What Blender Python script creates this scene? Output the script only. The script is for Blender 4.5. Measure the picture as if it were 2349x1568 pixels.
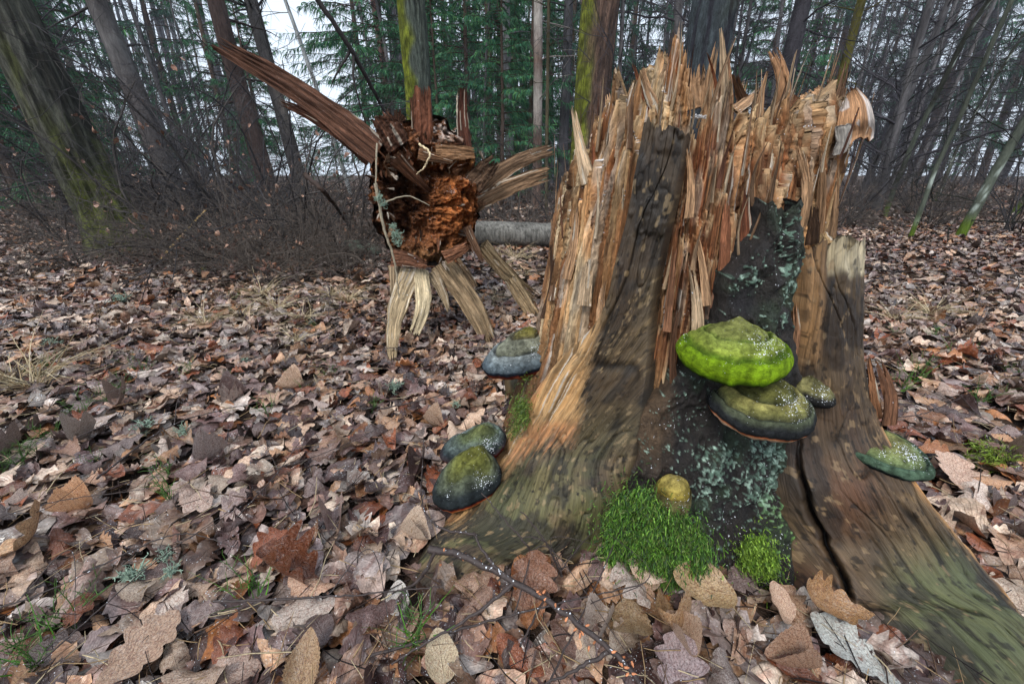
import bpy, math, random
import numpy as np
from math import radians, sin, cos, pi
for o in list(bpy.data.objects): bpy.data.objects.remove(o)
SC = bpy.context.scene
COL = SC.collection
# ---------------------------------------------------------------- camera, sky, sun, exposure
CAM_H, PITCH, LENS = 0.62, radians(22.8), 14.0
cd = bpy.data.cameras.new('camera'); cam = bpy.data.objects.new('camera', cd); COL.objects.link(cam)
cam.location = (0, 0, CAM_H); cam.rotation_euler = (pi/2 - PITCH, 0, 0)
cd.lens = LENS; cd.sensor_width = 36; cd.sensor_fit = 'HORIZONTAL'; cd.clip_start = 0.02; cd.clip_end = 500
SC.camera = cam
SUN_EL, SUN_AZ = radians(52), radians(205)          # azimuth clockwise from +Y: behind the camera, slightly to one side
w = bpy.data.worlds.new('World'); SC.world = w; w.use_nodes = True
wn = w.node_tree; bg = wn.nodes['Background']
sky = wn.nodes.new('ShaderNodeTexSky'); sky.sky_type = 'NISHITA'; sky.sun_disc = False
sky.sun_elevation = SUN_EL; sky.sun_rotation = SUN_AZ; sky.dust_density = 6; sky.air_density = 1.5; sky.ozone_density = 1
mx = wn.nodes.new('ShaderNodeMix'); mx.data_type = 'RGBA'; mx.inputs[0].default_value = 0.86
wn.links.new(sky.outputs[0], mx.inputs[6]); mx.inputs[7].default_value = (7.6, 8.6, 10.0, 1)   # closed cloud deck
wn.links.new(mx.outputs[2], bg.inputs[0]); bg.inputs[1].default_value = 0.088
sd = bpy.data.lights.new('sun', 'SUN'); sd.energy = 1.5; sd.angle = radians(16); sd.color = (1, 0.96, 0.9)
sun = bpy.data.objects.new('sun', sd); COL.objects.link(sun)
from mathutils import Vector, Matrix
sdir = Vector((sin(SUN_AZ)*cos(SUN_EL), cos(SUN_AZ)*cos(SUN_EL), sin(SUN_EL)))
sun.rotation_euler = sdir.to_track_quat('Z', 'Y').to_euler(); sun.location = sdir*20
vs = SC.view_settings; vs.view_transform = 'Standard'; vs.look = 'None'; vs.gamma = 1; vs.use_curve_mapping = False
vs.exposure = 0.8
SC.render.engine = 'CYCLES'
cy = SC.cycles
cy.max_bounces = 4; cy.diffuse_bounces = 2; cy.glossy_bounces = 2; cy.transmission_bounces = 2; cy.transparent_max_bounces = 4
cy.use_denoising = True; cy.caustics_reflective = False; cy.caustics_refractive = False
try: cy.denoiser = 'OPENIMAGEDENOISE'; cy.denoising_prefilter = 'ACCURATE'
except Exception: pass
# ---------------------------------------------------------------- pixels of the photograph (2349 x 1568) to directions and points
FW, FH = 2349.0, 1568.0
FP = LENS/36*FW
CP, SP = cos(PITCH), sin(PITCH)
def ray(px, py):
    u = (px-FW/2)/FP; v = (py-FH/2)/FP
    return np.array([u, CP - v*SP, -SP - v*CP])
def Pz(px, py, z=0.0):
    d = ray(px, py); t = (z-CAM_H)/d[2]
    return np.array([0, 0, CAM_H]) + t*d
def Py(px, py, Y):
    d = ray(px, py); return np.array([0, 0, CAM_H]) + d*(Y/d[1])
STUMP = np.array([0.343, 0.848])
def Pc(px, py, R):                                   # where the line of sight meets an upright cylinder round the stump's axis
    d = ray(px, py); a = d[0]**2+d[1]**2; b = -(d[0]*STUMP[0]+d[1]*STUMP[1]); c = STUMP@STUMP - R*R
    q = b*b-a*c
    t = (-b - math.sqrt(q))/a if q > 0 else -b/a
    return np.array([0, 0, CAM_H]) + t*d
def proj(V):
    x = V[:, 0]; y = V[:, 1]; z = V[:, 2]-CAM_H
    dep = y*CP - z*SP; up = y*SP + z*CP
    dep = np.maximum(dep, 1e-3)
    return FW/2 + FP*x/dep, FH/2 - FP*up/dep
def lin(r, g, b):
    f = lambda c: (c/255/12.92 if c <= 10 else ((c/255+0.055)/1.055)**2.4)
    return np.array([f(r), f(g), f(b)])
# ---------------------------------------------------------------- noise on arrays
def h2(ix, iy, seed=0):
    n = (ix.astype(np.int64)*374761393 + iy.astype(np.int64)*668265263 + seed*974634777) & 0xffffffff
    n = ((n ^ (n >> 13))*1274126177) & 0xffffffff
    n = ((n ^ (n >> 15))*2246822519) & 0xffffffff
    return ((n ^ (n >> 16)) & 0xffffff)/float(0x1000000)
def vn(x, y, seed=0):
    x = np.asarray(x, float); y = np.asarray(y, float)
    ix = np.floor(x); iy = np.floor(y); fx = x-ix; fy = y-iy
    fx = fx*fx*fx*(fx*(fx*6-15)+10); fy = fy*fy*fy*(fy*(fy*6-15)+10)
    a = h2(ix, iy, seed); b = h2(ix+1, iy, seed); c = h2(ix, iy+1, seed); d = h2(ix+1, iy+1, seed)
    return (a+(b-a)*fx + (c-a)*fy + (a-b-c+d)*fx*fy)*2-1
def fbm(x, y, o=4, seed=0, g=0.5):
    s = 0; a = 1; t = 0
    for i in range(o):
        s = s + a*vn(x*2**i, y*2**i, seed+i*17); t += a; a *= g
    return s/t
def vn3(V, sc, seed=0):
    return (vn(V[:, 0]*sc, V[:, 1]*sc + V[:, 2]*sc*0.7, seed) + vn(V[:, 1]*sc+3.3, V[:, 2]*sc - V[:, 0]*sc*0.6, seed+5) + vn(V[:, 2]*sc+7.7, V[:, 0]*sc*0.9 + V[:, 1]*sc*0.5, seed+9))/1.9
def fbm3(V, sc, o=3, seed=0):
    s = 0; a = 1; t = 0
    for i in range(o):
        s = s+a*vn3(V, sc*2**i, seed+i*31); t += a; a *= 0.5
    return s/t
def sst(a, b, x):
    t = np.clip((x-a)/(b-a), 0, 1); return t*t*(3-2*t)
def inpoly(px, py, poly):
    r = np.zeros(px.shape, bool); n = len(poly); j = n-1
    for i in range(n):
        xi, yi = poly[i]; xj, yj = poly[j]
        if yi != yj:
            r ^= ((yi > py) != (yj > py)) & (px < (xj-xi)*(py-yi)/(yj-yi)+xi)
        j = i
    return r
def segdist(px, py, line):
    d = np.full(px.shape, 1e9)
    for (x0, y0), (x1, y1) in zip(line[:-1], line[1:]):
        dx, dy = x1-x0, y1-y0; t = np.clip(((px-x0)*dx+(py-y0)*dy)/(dx*dx+dy*dy), 0, 1)
        d = np.minimum(d, np.hypot(px-x0-t*dx, py-y0-t*dy))
    return d
# ---------------------------------------------------------------- objects
def link(o, parent=None):
    COL.objects.link(o)
    if parent is not None: o.parent = parent
    return o
def mesh(name, V, F, col=None, uv=None, smooth=True):
    V = np.asarray(V, np.float32); me = bpy.data.meshes.new(name)
    groups = F if isinstance(F, (list, tuple)) else [F]
    groups = [np.asarray(g, np.int32) for g in groups if len(g)]
    loops = np.concatenate([g.ravel() for g in groups]); tot = np.concatenate([np.full(len(g), g.shape[1], np.int32) for g in groups])
    me.vertices.add(len(V)); me.vertices.foreach_set('co', V.ravel())
    me.loops.add(len(loops)); me.loops.foreach_set('vertex_index', loops)
    me.polygons.add(len(tot)); st = np.zeros(len(tot), np.int32); st[1:] = np.cumsum(tot)[:-1]
    me.polygons.foreach_set('loop_start', st); me.polygons.foreach_set('loop_total', tot)
    me.polygons.foreach_set('use_smooth', np.full(len(tot), smooth))
    if uv is not None:
        l = me.uv_layers.new(name='UVMap'); l.data.foreach_set('uv', np.asarray(uv, np.float32)[loops].ravel())
    if col is not None:
        a = me.color_attributes.new('Col', 'FLOAT_COLOR', 'POINT'); c = np.ones((len(V), 4), np.float32); c[:, :3] = np.clip(col, 0, 1)
        a.data.foreach_set('color', c.ravel())
    me.update(calc_edges=True); me.validate()
    return me
def obj(name, me, mat, parent=None, label=None, cat=None, group=None, kind=None):
    o = bpy.data.objects.new(name, me)
    if mat is not None and not me.materials: me.materials.append(mat)
    link(o, parent); tag(o, label, cat, group, kind); return o
def tag(o, label=None, cat=None, group=None, kind=None):
    if label: o['label'] = label
    if cat: o['category'] = cat
    if group: o['group'] = group
    if kind: o['kind'] = kind
    return o
def thing(name, label, cat, loc=(0, 0, 0), group=None):
    o = bpy.data.objects.new(name, None); o.location = loc; o.empty_display_size = 0.05; link(o); return tag(o, label, cat, group)
def grid_faces(nr, nc, wrap=False):
    i = np.arange(nr-1)[:, None]; j = np.arange(nc if wrap else nc-1)[None, :]; j2 = (j+1) % nc
    return np.stack([i*nc+j, i*nc+j2, (i+1)*nc+j2, (i+1)*nc+j], -1).reshape(-1, 4)
def nrm(v): return v/np.maximum(np.linalg.norm(v, axis=-1, keepdims=True), 1e-9)
def tubes(P, R, k=5):                                  # N polylines of n points -> one vertex and quad array
    P = np.asarray(P, float); R = np.asarray(R, float)
    if P.ndim == 2: P = P[None]; R = R[None]
    N, n, _ = P.shape
    T = nrm(np.gradient(P, axis=1)); mt = nrm(P[:, -1]-P[:, 0])
    ref = np.where((np.abs(mt[:, 2]) < 0.75)[:, None], np.array([0, 0, 1.]), np.array([1., 0.13, 0]))[:, None, :]
    U = nrm(np.cross(T, ref)); W = np.cross(T, U)
    a = np.arange(k)*2*pi/k
    V = P[:, :, None, :] + R[:, :, None, None]*(np.cos(a)[:, None]*U[:, :, None, :] + np.sin(a)[:, None]*W[:, :, None, :])
    f = grid_faces(n, k, True); F = (f[None] + (np.arange(N)*n*k)[:, None, None]).reshape(-1, 4)
    return V.reshape(-1, 3), F
class MB:
    def __init__(s): s.V = []; s.F3 = []; s.F4 = []; s.C = []; s.U = []; s.n = 0
    def add(s, V, F, c=None, uv=None):
        V = np.asarray(V, float).reshape(-1, 3); F = np.asarray(F)
        (s.F4 if F.shape[1] == 4 else s.F3).append(F+s.n)
        s.V.append(V); s.n += len(V)
        c = np.array([0.5, 0.5, 0.5]) if c is None else np.asarray(c)
        s.C.append(np.broadcast_to(c, V.shape)); s.U.append(np.zeros((len(V), 2)) if uv is None else uv)
    def me(s, name, smooth=True):
        F = []
        if s.F4: F.append(np.concatenate(s.F4))
        if s.F3: F.append(np.concatenate(s.F3))
        return mesh(name, np.concatenate(s.V), F, np.concatenate(s.C), np.concatenate(s.U), smooth)
# ---------------------------------------------------------------- materials
def N(nt, t, ins=None, **pr):
    n = nt.nodes.new('ShaderNode'+t)
    for k, v in pr.items(): setattr(n, k, v)
    for k, v in (ins or {}).items():
        if isinstance(v, bpy.types.NodeSocket): nt.links.new(v, n.inputs[k])
        else: n.inputs[k].default_value = v
    return n
def ramp(nt, fac, stops):
    r = N(nt, 'ValToRGB', {0: fac}); e = r.color_ramp.elements
    while len(e) < len(stops): e.new(0.5)
    for i, (p, c) in enumerate(stops):
        e[i].position = p; e[i].color = (c, c, c, 1) if np.isscalar(c) else (*c, 1)
    return r.outputs[0]
def mixc(nt, f, a, b, mode='MIX'):
    m = N(nt, 'Mix', {0: f, 6: a, 7: b}, data_type='RGBA', blend_type=mode); return m.outputs[2]
def newmat(name):
    m = bpy.data.materials.new(name); m.use_nodes = True; nt = m.node_tree
    return m, nt, nt.nodes['Principled BSDF']
def surface(name, s1=(60, 60, 60), s2=(300, 300, 300), lo=0.55, hi=1.4, bump=0.5, bdist=0.004, rough=0.8, spec=0.3, coord='Object',
            col=None, snow=0.0, snow_scale=260, detail=5, snow_low=.35, fine=.5, crack=0.0, crack_s=(40, 40, 40)):
    """Colour (attribute, object colour or constant) broken up by two noises, with matching relief."""
    m, nt, b = newmat(name)
    tc = N(nt, 'TexCoord'); c0 = tc.outputs[coord]
    if col is None: base = N(nt, 'Attribute', attribute_name='Col').outputs['Color']
    elif isinstance(col, str): base = N(nt, 'ObjectInfo').outputs['Color']
    else: base = N(nt, 'RGB').outputs[0]; base.default_value = (*col, 1)
    m1 = N(nt, 'Mapping', {0: c0, 3: s1}).outputs[0]; m2 = N(nt, 'Mapping', {0: c0, 3: s2}).outputs[0]
    n1 = N(nt, 'TexNoise', {'Vector': m1, 'Scale': 1.0, 'Detail': detail, 'Roughness': 0.6, 'Distortion': 0.4}).outputs[0]
    n2 = N(nt, 'TexNoise', {'Vector': m2, 'Scale': 1.0, 'Detail': 4.0, 'Roughness': 0.7}).outputs[0]
    f1 = ramp(nt, n1, [(0.3, lo), (0.7, hi)]); f2 = ramp(nt, n2, [(0.3, 1-(1-lo)*fine), (0.7, 1+(hi-1)*fine)])
    cc = mixc(nt, 1.0, base, f1, 'MULTIPLY'); cc = mixc(nt, 1.0, cc, f2, 'MULTIPLY')
    hgt = N(nt, 'Math', {0: n1, 1: n2}, operation='ADD').outputs[0]
    if crack > 0:
        mv = N(nt, 'Mapping', {0: c0, 3: crack_s}).outputs[0]
        vo = N(nt, 'TexVoronoi', {'Vector': mv, 'Scale': 1.0}, feature='DISTANCE_TO_EDGE').outputs['Distance']
        cr = ramp(nt, vo, [(0.0, 1-crack), (0.12, 1.0)])
        cc = mixc(nt, 1.0, cc, cr, 'MULTIPLY')
        hgt = N(nt, 'Math', {0: hgt, 1: cr}, operation='ADD').outputs[0]
    if snow > 0:
        ob = tc.outputs['Object']
        g = N(nt, 'NewGeometry').outputs['Normal']; nz = N(nt, 'SeparateXYZ', {0: g}).outputs[2]
        sn = N(nt, 'TexNoise', {'Vector': ob, 'Scale': snow_scale, 'Detail': 2.0}).outputs[0]
        sm = N(nt, 'TexNoise', {'Vector': ob, 'Scale': 14.0, 'Detail': 2.0}).outputs[0]
        a = N(nt, 'Math', {0: nz, 1: 0.12}, operation='MULTIPLY').outputs[0]
        a = N(nt, 'Math', {0: a, 1: sn}, operation='ADD').outputs[0]
        s3 = N(nt, 'Math', {0: sm, 1: snow_low, 2: .175-snow_low*.5}, operation='MULTIPLY_ADD').outputs[0]
        a = N(nt, 'Math', {0: a, 1: s3}, operation='ADD').outputs[0]
        sf = ramp(nt, a, [(0.99-snow, 0.0), (1.03-snow, 1.0)])
        cc = mixc(nt, sf, cc, (0.78, 0.82, 0.88, 1))
    nt.links.new(cc, b.inputs['Base Color']); b.inputs['Roughness'].default_value = rough; b.inputs['Specular IOR Level'].default_value = spec
    bp = N(nt, 'Bump', {'Strength': bump, 'Distance': bdist, 'Height': hgt}); nt.links.new(bp.outputs[0], b.inputs['Normal'])
    return m
def leafmat(name, objcol):
    m, nt, b = newmat(name)
    tc = N(nt, 'TexCoord'); uv = tc.outputs['UV']
    base = (N(nt, 'ObjectInfo') if objcol else N(nt, 'Attribute', attribute_name='Col')).outputs['Color']
    s = N(nt, 'SeparateXYZ', {0: uv}); u, v = s.outputs[0], s.outputs[1]
    au = N(nt, 'Math', {0: u}, operation='ABSOLUTE').outputs[0]
    k = N(nt, 'Math', {0: au, 1: -0.55, 2: v}, operation='MULTIPLY_ADD').outputs[0]
    k = N(nt, 'Math', {0: k, 1: 9.0}, operation='MULTIPLY').outputs[0]
    fr = N(nt, 'Math', {0: k, 1: 0.5}, operation='PINGPONG').outputs[0]           # side veins
    side = ramp(nt, fr, [(0.0, 1.0), (0.10, 0.0)])
    mid = ramp(nt, au, [(0.0, 1.0), (0.05, 0.0)])
    vein = N(nt, 'Math', {0: side, 1: mid}, operation='MAXIMUM').outputs[0]
    ob = tc.outputs['Object']
    oi = N(nt, 'ObjectInfo').outputs['Random'] if objcol else None
    vec = ob if oi is None else N(nt, 'VectorMath', {0: ob, 1: N(nt, 'CombineXYZ', {0: oi, 1: oi}).outputs[0]}, operation='ADD').outputs[0]
    n1 = N(nt, 'TexNoise', {'Vector': vec, 'Scale': 45.0, 'Detail': 5.0, 'Roughness': 0.65}).outputs[0]
    n2 = N(nt, 'TexNoise', {'Vector': vec, 'Scale': 330.0, 'Detail': 3.0}).outputs[0]
    cc = mixc(nt, 1.0, base, ramp(nt, n1, [(0.32, 0.5), (0.68, 1.4)]), 'MULTIPLY')
    n3 = N(nt, 'TexNoise', {'Vector': vec, 'Scale': 22.0, 'Detail': 4.0, 'Roughness': 0.7, 'Distortion': 1.0}).outputs[0]
    cc = mixc(nt, ramp(nt, n3, [(0.50, 0.0), (0.60, 0.75)]), cc, mixc(nt, 1.0, cc, (0.50, 0.34, 0.30, 1), 'MULTIPLY'))       # dark rotten blotches
    cc = mixc(nt, ramp(nt, n3, [(0.36, 0.5), (0.44, 0.0)]), cc, mixc(nt, 0.5, cc, (0.50, 0.44, 0.40, 1)))            # bleached patches
    cc = mixc(nt, 1.0, cc, ramp(nt, n2, [(0.3, 0.7), (0.7, 1.25)]), 'MULTIPLY')
    cc = mixc(nt, N(nt, 'Math', {0: vein, 1: 0.35}, operation='MULTIPLY').outputs[0], cc, mixc(nt, 1.0, cc, (0.5, 0.45, 0.4, 1), 'MULTIPLY'))
    ns = N(nt, 'TexNoise', {'Vector': vec, 'Scale': 420.0, 'Detail': 1.0}).outputs[0]
    nb = N(nt, 'TexNoise', {'Vector': vec, 'Scale': 9.0, 'Detail': 2.0}).outputs[0]
    sf = ramp(nt, N(nt, 'Math', {0: nb, 1: 0.35, 2: ns}, operation='MULTIPLY_ADD').outputs[0], [(0.905, 0.0), (0.93, 0.9)])
    cc = mixc(nt, sf, cc, (0.75, 0.8, 0.85, 1))                                     # snow grains
    nt.links.new(cc, b.inputs['Base Color'])
    nt.links.new(ramp(nt, n1, [(0.35, 0.18), (0.65, 0.52)]), b.inputs['Roughness']); b.inputs['Specular IOR Level'].default_value = 0.6
    hh = N(nt, 'Math', {0: vein, 1: 0.7, 2: n1}, operation='MULTIPLY_ADD').outputs[0]
    bp = N(nt, 'Bump', {'Strength': 0.5, 'Distance': 0.003, 'Height': hh}); nt.links.new(bp.outputs[0], b.inputs['Normal'])
    return m
M = {}
M['wood'] = surface('split_wood', (170, 9, 1), (640, 60, 1), 0.35, 1.6, 1.0, 0.004, 0.78, 0.2, 'UV', snow=0.03, fine=.8)
M['darkwood'] = surface('weathered_wood', (170, 4.5, 1), (520, 20, 1), 0.66, 1.3, 0.9, 0.003, 0.52, 0.35, 'UV', fine=.9)
M['bark'] = surface('old_bark', (70, 70, 40), (330, 330, 200), 0.4, 1.7, 1.0, 0.006, 0.6, 0.4, snow=0.03)
M['rot'] = surface('rotten_wood', (90, 90, 90), (380, 380, 380), 0.45, 1.5, 1.0, 0.006, 0.9, 0.1, snow=0.02)
M['trunk'] = surface('tree_bark', (55, 55, 12), (240, 240, 70), 0.35, 1.6, 1.0, 0.012, 0.85, 0.2)
M['farbark'] = surface('grey_bark', (20, 20, 5), (90, 90, 20), 0.6, 1.4, 0.6, 0.02, 0.9, 0.1)
M['conk'] = surface('fungus_crust', (110, 110, 160), (520, 520, 520), 0.5, 1.45, 0.9, 0.003, 0.92, 0.12, snow=0.012, snow_scale=420, snow_low=.7)
M['pore'] = surface('fungus_pores', (60, 60, 60), (700, 700, 700), 0.8, 1.2, 0.3, 0.001, 0.8, 0.2)
M['leaf'] = leafmat('dead_leaf', True)
M['litter'] = leafmat('leaf_litter', False)
M['soil'] = surface('forest_soil', (9, 9, 9), (60, 60, 60), 0.5, 1.5, 1.0, 0.02, 0.9, 0.1, col=lin(74, 60, 52))
M['green'] = surface('moss_shoots', (200, 200, 200), (20, 20, 20), 0.6, 1.45, 0.0, 0.001, 0.6, 0.3)
M['twig'] = surface('twig_bark', (200, 200, 200), (900, 900, 900), 0.55, 1.5, 0.5, 0.001, 0.6, 0.4, col=lin(56, 47, 45), snow=0.015)
M['col'] = surface('plant_matter', (80, 80, 80), (400, 400, 400), 0.6, 1.4, 0.3, 0.002, 0.75, 0.2)
M['needle'] = surface('spruce_needles', (3, 3, 3), (40, 40, 40), 0.55, 1.5, 0.0, 0.001, 0.7, 0.2)
M['snow'] = surface('old_snow', (300, 300, 300), (900, 900, 900), 0.92, 1.05, 0.8, 0.002, 0.6, 0.3, col=(0.80, 0.84, 0.9))
# ---------------------------------------------------------------- ground
def G(x, y):
    x = np.asarray(x, float); y = np.asarray(y, float)
    d = np.hypot(x, y)
    g = 0.035*fbm(x*0.55+3.1, y*0.55-1.7, 3, 5)*sst(0.6, 2.5, d) + 0.25*fbm(x*0.08, y*0.08, 2, 9)*sst(6, 18, d)
    g = g + 0.012*fbm(x*3.2, y*3.2, 2, 12)
    return g
rs = np.concatenate([np.linspace(0.0, 2.6, 53), 2.6+np.cumsum(0.06*1.09**np.arange(75))])
rs = rs[rs < 160]; rs = np.append(rs, [200, 300])
th = np.linspace(0, 2*pi, 180, endpoint=False)
gx = (rs[:, None]*np.sin(th)).ravel(); gy = (rs[:, None]*np.cos(th)).ravel()
gz = G(gx, gy) - 0.012
obj('ground', mesh('ground', np.stack([gx, gy, gz], 1), grid_faces(len(rs), 180, True)[:, ::-1]), M['soil'], kind='structure',
    label='brown forest floor under the fallen leaves')
# ---------------------------------------------------------------- the broken stump
rng = np.random.default_rng(7)
stump = thing('tree_stump', 'broken stump with splintered pale wood crown and wide spreading roots', 'stump', (STUMP[0], STUMP[1], 0))
OFF = np.array([STUMP[0], STUMP[1], 0.0])
A0 = math.atan2(-STUMP[1], -STUMP[0])              # bearing from the axis to the camera
WOOD = [lin(180, 146, 106), lin(160, 122, 84), lin(194, 170, 136), lin(142, 104, 70), lin(126, 88, 58), lin(172, 140, 102)]
RED = [lin(138, 84, 54), lin(116, 68, 44), lin(152, 100, 66), lin(100, 62, 44), lin(164, 122, 86)]
def bundles(lo, hi, seed, a=-pi, b=pi):
    r = np.random.default_rng(seed); e = [a]
    while e[-1] < b: e.append(e[-1]+r.uniform(lo, hi)*(0.5+r.random()))
    e = np.array(e); n = len(e)
    return e, r.normal(0, 1, n), r.random(n), r.random(n)
def body():
    tf = np.linspace(-1.75, 1.75, 760); tb = np.linspace(1.75, 2*pi-1.75, 142)[1:-1]; tb = (tb+pi) % (2*pi)-pi
    T = np.concatenate([tf, tb]); T = np.sort(T); nt_ = len(T)
    Z = np.concatenate([np.linspace(-0.04, 0.25, 90), np.linspace(0.25, 0.82, 400)[1:]]); nz = len(Z)
    t, z = np.meshgrid(T, Z)
    zs = [0, .1, .28, .45, .6, .82]
    cur = {'L': [.37, .34, .287, .264, .25, .238], 'F': [.345, .31, .272, .25, .238, .225], 'R': [.35, .315, .275, .252, .243, .238], 'B': [.36, .33, .29, .26, .245, .235]}
    iv = {k: np.interp(z, zs, v) for k, v in cur.items()}
    wl = np.clip(np.cos(t+pi/2), 0, 1)**1.2; wr = np.clip(np.cos(t-pi/2), 0, 1)**1.2; wf = np.clip(np.cos(t), 0, 1)**1.2; wb = np.clip(np.cos(t-pi), 0, 1)**1.2
    R = (iv['L']*wl+iv['R']*wr+iv['F']*wf+iv['B']*wb)/(wl+wr+wf+wb)
    tw = t + 0.012*fbm(z*7, t*2, 2, 3) + 0.006*vn(z*30, t*9, 8)
    deg = np.degrees(tw)
    D = [-180, -120, -90, -78, -66, -58, -50, -42, -36, -27, -20, -8, 0, 12, 24, 34, 44, 54, 66, 80, 100, 140, 180]
    Ho = [.50, .46, .50, .54, .57, .58, .50, .49, .56, .62, .60, .42, .40, .42, .44, .50, .62, .66, .67, .62, .56, .50, .50]
    Hi = [.58, .58, .58, .59, .61, .64, .72, .735, .72, .74, .785, .765, .655, .70, .72, .695, .71, .695, .70, .66, .60, .58, .58]
    ho = np.interp(deg, D, Ho); hi = np.interp(deg, D, Hi)
    fr = [1.0, .97, .94, .90, .86, .81, .75, .67, .57, .45, .3]
    r = np.full(t.shape, 0.004); colr = np.tile(WOOD[1], t.shape+(1,)).reshape(t.shape+(3,)); lay = np.full(t.shape, 99)
    done = np.zeros(t.shape, bool); rightish = sst(5, 40, deg)
    crumb = 0.010*fbm(t*60, t*0, 3, 301)
    for k, f in enumerate(fr):
        e, j1, j2, j3 = bundles(0.018+0.004*k, 0.060+0.012*k, 100+k)
        i = np.clip(np.searchsorted(e, tw)-1, 0, len(e)-1)
        e2, q1, q2, q3 = bundles(0.004, 0.013, 200+k)
        i2 = np.clip(np.searchsorted(e2, tw)-1, 0, len(e2)-1)
        s = min(1, k/4.0)**.8; H = ho*(1-s)+hi*s
        if k > 4: H = H - (k-4)*(0.012+0.05*rightish)
        spk = np.clip(-np.log(np.clip(1-q3[i2]*.999, 1e-3, 1))-1, -.8, 3.5)
        H = H + np.clip(j1[i], -1.6, 1.8)*(0.034 if k < 3 else 0.020) + spk*0.0075 + 0.014*vn(tw*70, tw*0+k, 400+k)
        rk = R*(f + (j2[i]-0.5)*0.030 + (q2[i2]-0.5)*0.014)
        edge = np.minimum(np.abs(tw-e[i]), np.abs(e[np.minimum(i+1, len(e)-1)]-tw))*R
        rk = rk - (0.009+.022*(j3[i] > .82))*np.exp(-(edge/0.0020)**2)*(j3[i] > 0.2)
        edge2 = np.minimum(np.abs(tw-e2[i2]), np.abs(e2[np.minimum(i2+1, len(e2)-1)]-tw))*R
        rk = rk - 0.0022*np.exp(-(edge2/0.0008)**2)
        rk = rk - 0.009*sst(0.04, 0.0, H-z)*(j3[i] > 0.4)           # fibres thin out towards their torn ends
        m = (~done) & (z + crumb < H)
        redw = sst(-12, 4, deg)*(1-sst(34, 50, deg))*sst(.28, .36, z)*(1-sst(.64, .70, z))*0.85 + 0.15*(k > 4)
        pick = (j3[i]*6).astype(int) % 6; pr = (q3[i2]*5).astype(int) % 5
        c = np.array(WOOD)[pick]*(1-redw[..., None]) + np.array(RED)[pr]*redw[..., None]
        c = c*(0.72+0.5*q2[i2][..., None])*(0.85+.3*sst(-.5, .5, fbm(tw*9, z*7, 3, 77))[..., None])
        white = (h2(i2, i2*0+k, 7) > 0.90) & (vn(t*60, z*12, 61+k) > 0.05)
        c = np.where(white[..., None], lin(196, 188, 178), c)
        torn = sst(.022, .002, H-z)[..., None]*.55; c = c*(1-torn)+lin(206, 180, 142)*torn
        r[m] = rk[m]; colr[m] = c[m]; lay[m] = k; done |= m
    r = r + 0.0022*fbm(tw*75, z*6, 3, 31) + 0.0024*(1-np.abs(vn(tw*52, z*4, 33))*2) + 0.0012*vn(tw*230, z*26, 35) + 0.0022*fbm(tw*60, z*14, 3, 37)
    dkp = sst(.15, .5, fbm(tw*16+4, z*7, 3, 401))[..., None]*.7; colr = colr*(1-dkp)+lin(70, 46, 32)*dkp
    cm = sst(.05, .35, fbm(tw*8+2, z*9, 3, 501)); r = r + cm*0.0034*fbm(tw*55, z*170, 3, 503) - cm*.002; colr = colr*(1-.35*(cm*sst(.1, .5, fbm(tw*60, z*190, 2, 505)))[..., None])
    rust = sst(.12, .4, fbm(tw*7+9, z*5, 3, 407))[..., None]*.55; colr = colr*(1-rust)+colr*np.array([1.05, .72, .5])*rust
    grw = sst(.22, .45, fbm(tw*11+3, z*6, 3, 409))[..., None]*.5; colr = colr*(1-grw)+lin(176, 164, 148)*grw
    r = np.maximum(r, 0.003)
    led = np.zeros(t.shape, bool); led[1:] = (lay[1:] != lay[:-1])
    sn = led & (fbm(t*16, z*12, 2, 71) > 0.42) & (lay < 6)
    colr = np.where(sn[..., None], np.array([.74, .78, .84]), colr)
    zz = np.where(done, z, 0.52); r = np.where(done, r, 0.02)
    grey = sst(-62, -78, deg)*sst(.0, .1, z)*0.7                       # old grey-brown outer face on the flank
    colr = colr*(1-grey[..., None]) + (lin(120, 92, 70)*(0.8+0.4*vn(tw*40, z*5, 5)[..., None]))*grey[..., None]
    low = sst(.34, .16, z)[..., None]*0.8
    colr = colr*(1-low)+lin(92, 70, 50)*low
    x = STUMP[0]+r*np.cos(A0+t); y = STUMP[1]+r*np.sin(A0+t)
    V = np.stack([x, y, zz], -1).reshape(-1, 3)
    keep_r = nz
    F = grid_faces(nz, nt_, True)
    quad = V[F]; ar = np.linalg.norm(np.cross(quad[:, 2]-quad[:, 0], quad[:, 3]-quad[:, 1]), axis=1)
    F = F[ar > 1e-9]
    uv = np.stack([t*0.25, zz], -1).reshape(-1, 2)
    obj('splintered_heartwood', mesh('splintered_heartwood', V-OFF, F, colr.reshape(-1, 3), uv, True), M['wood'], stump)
body()

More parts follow.
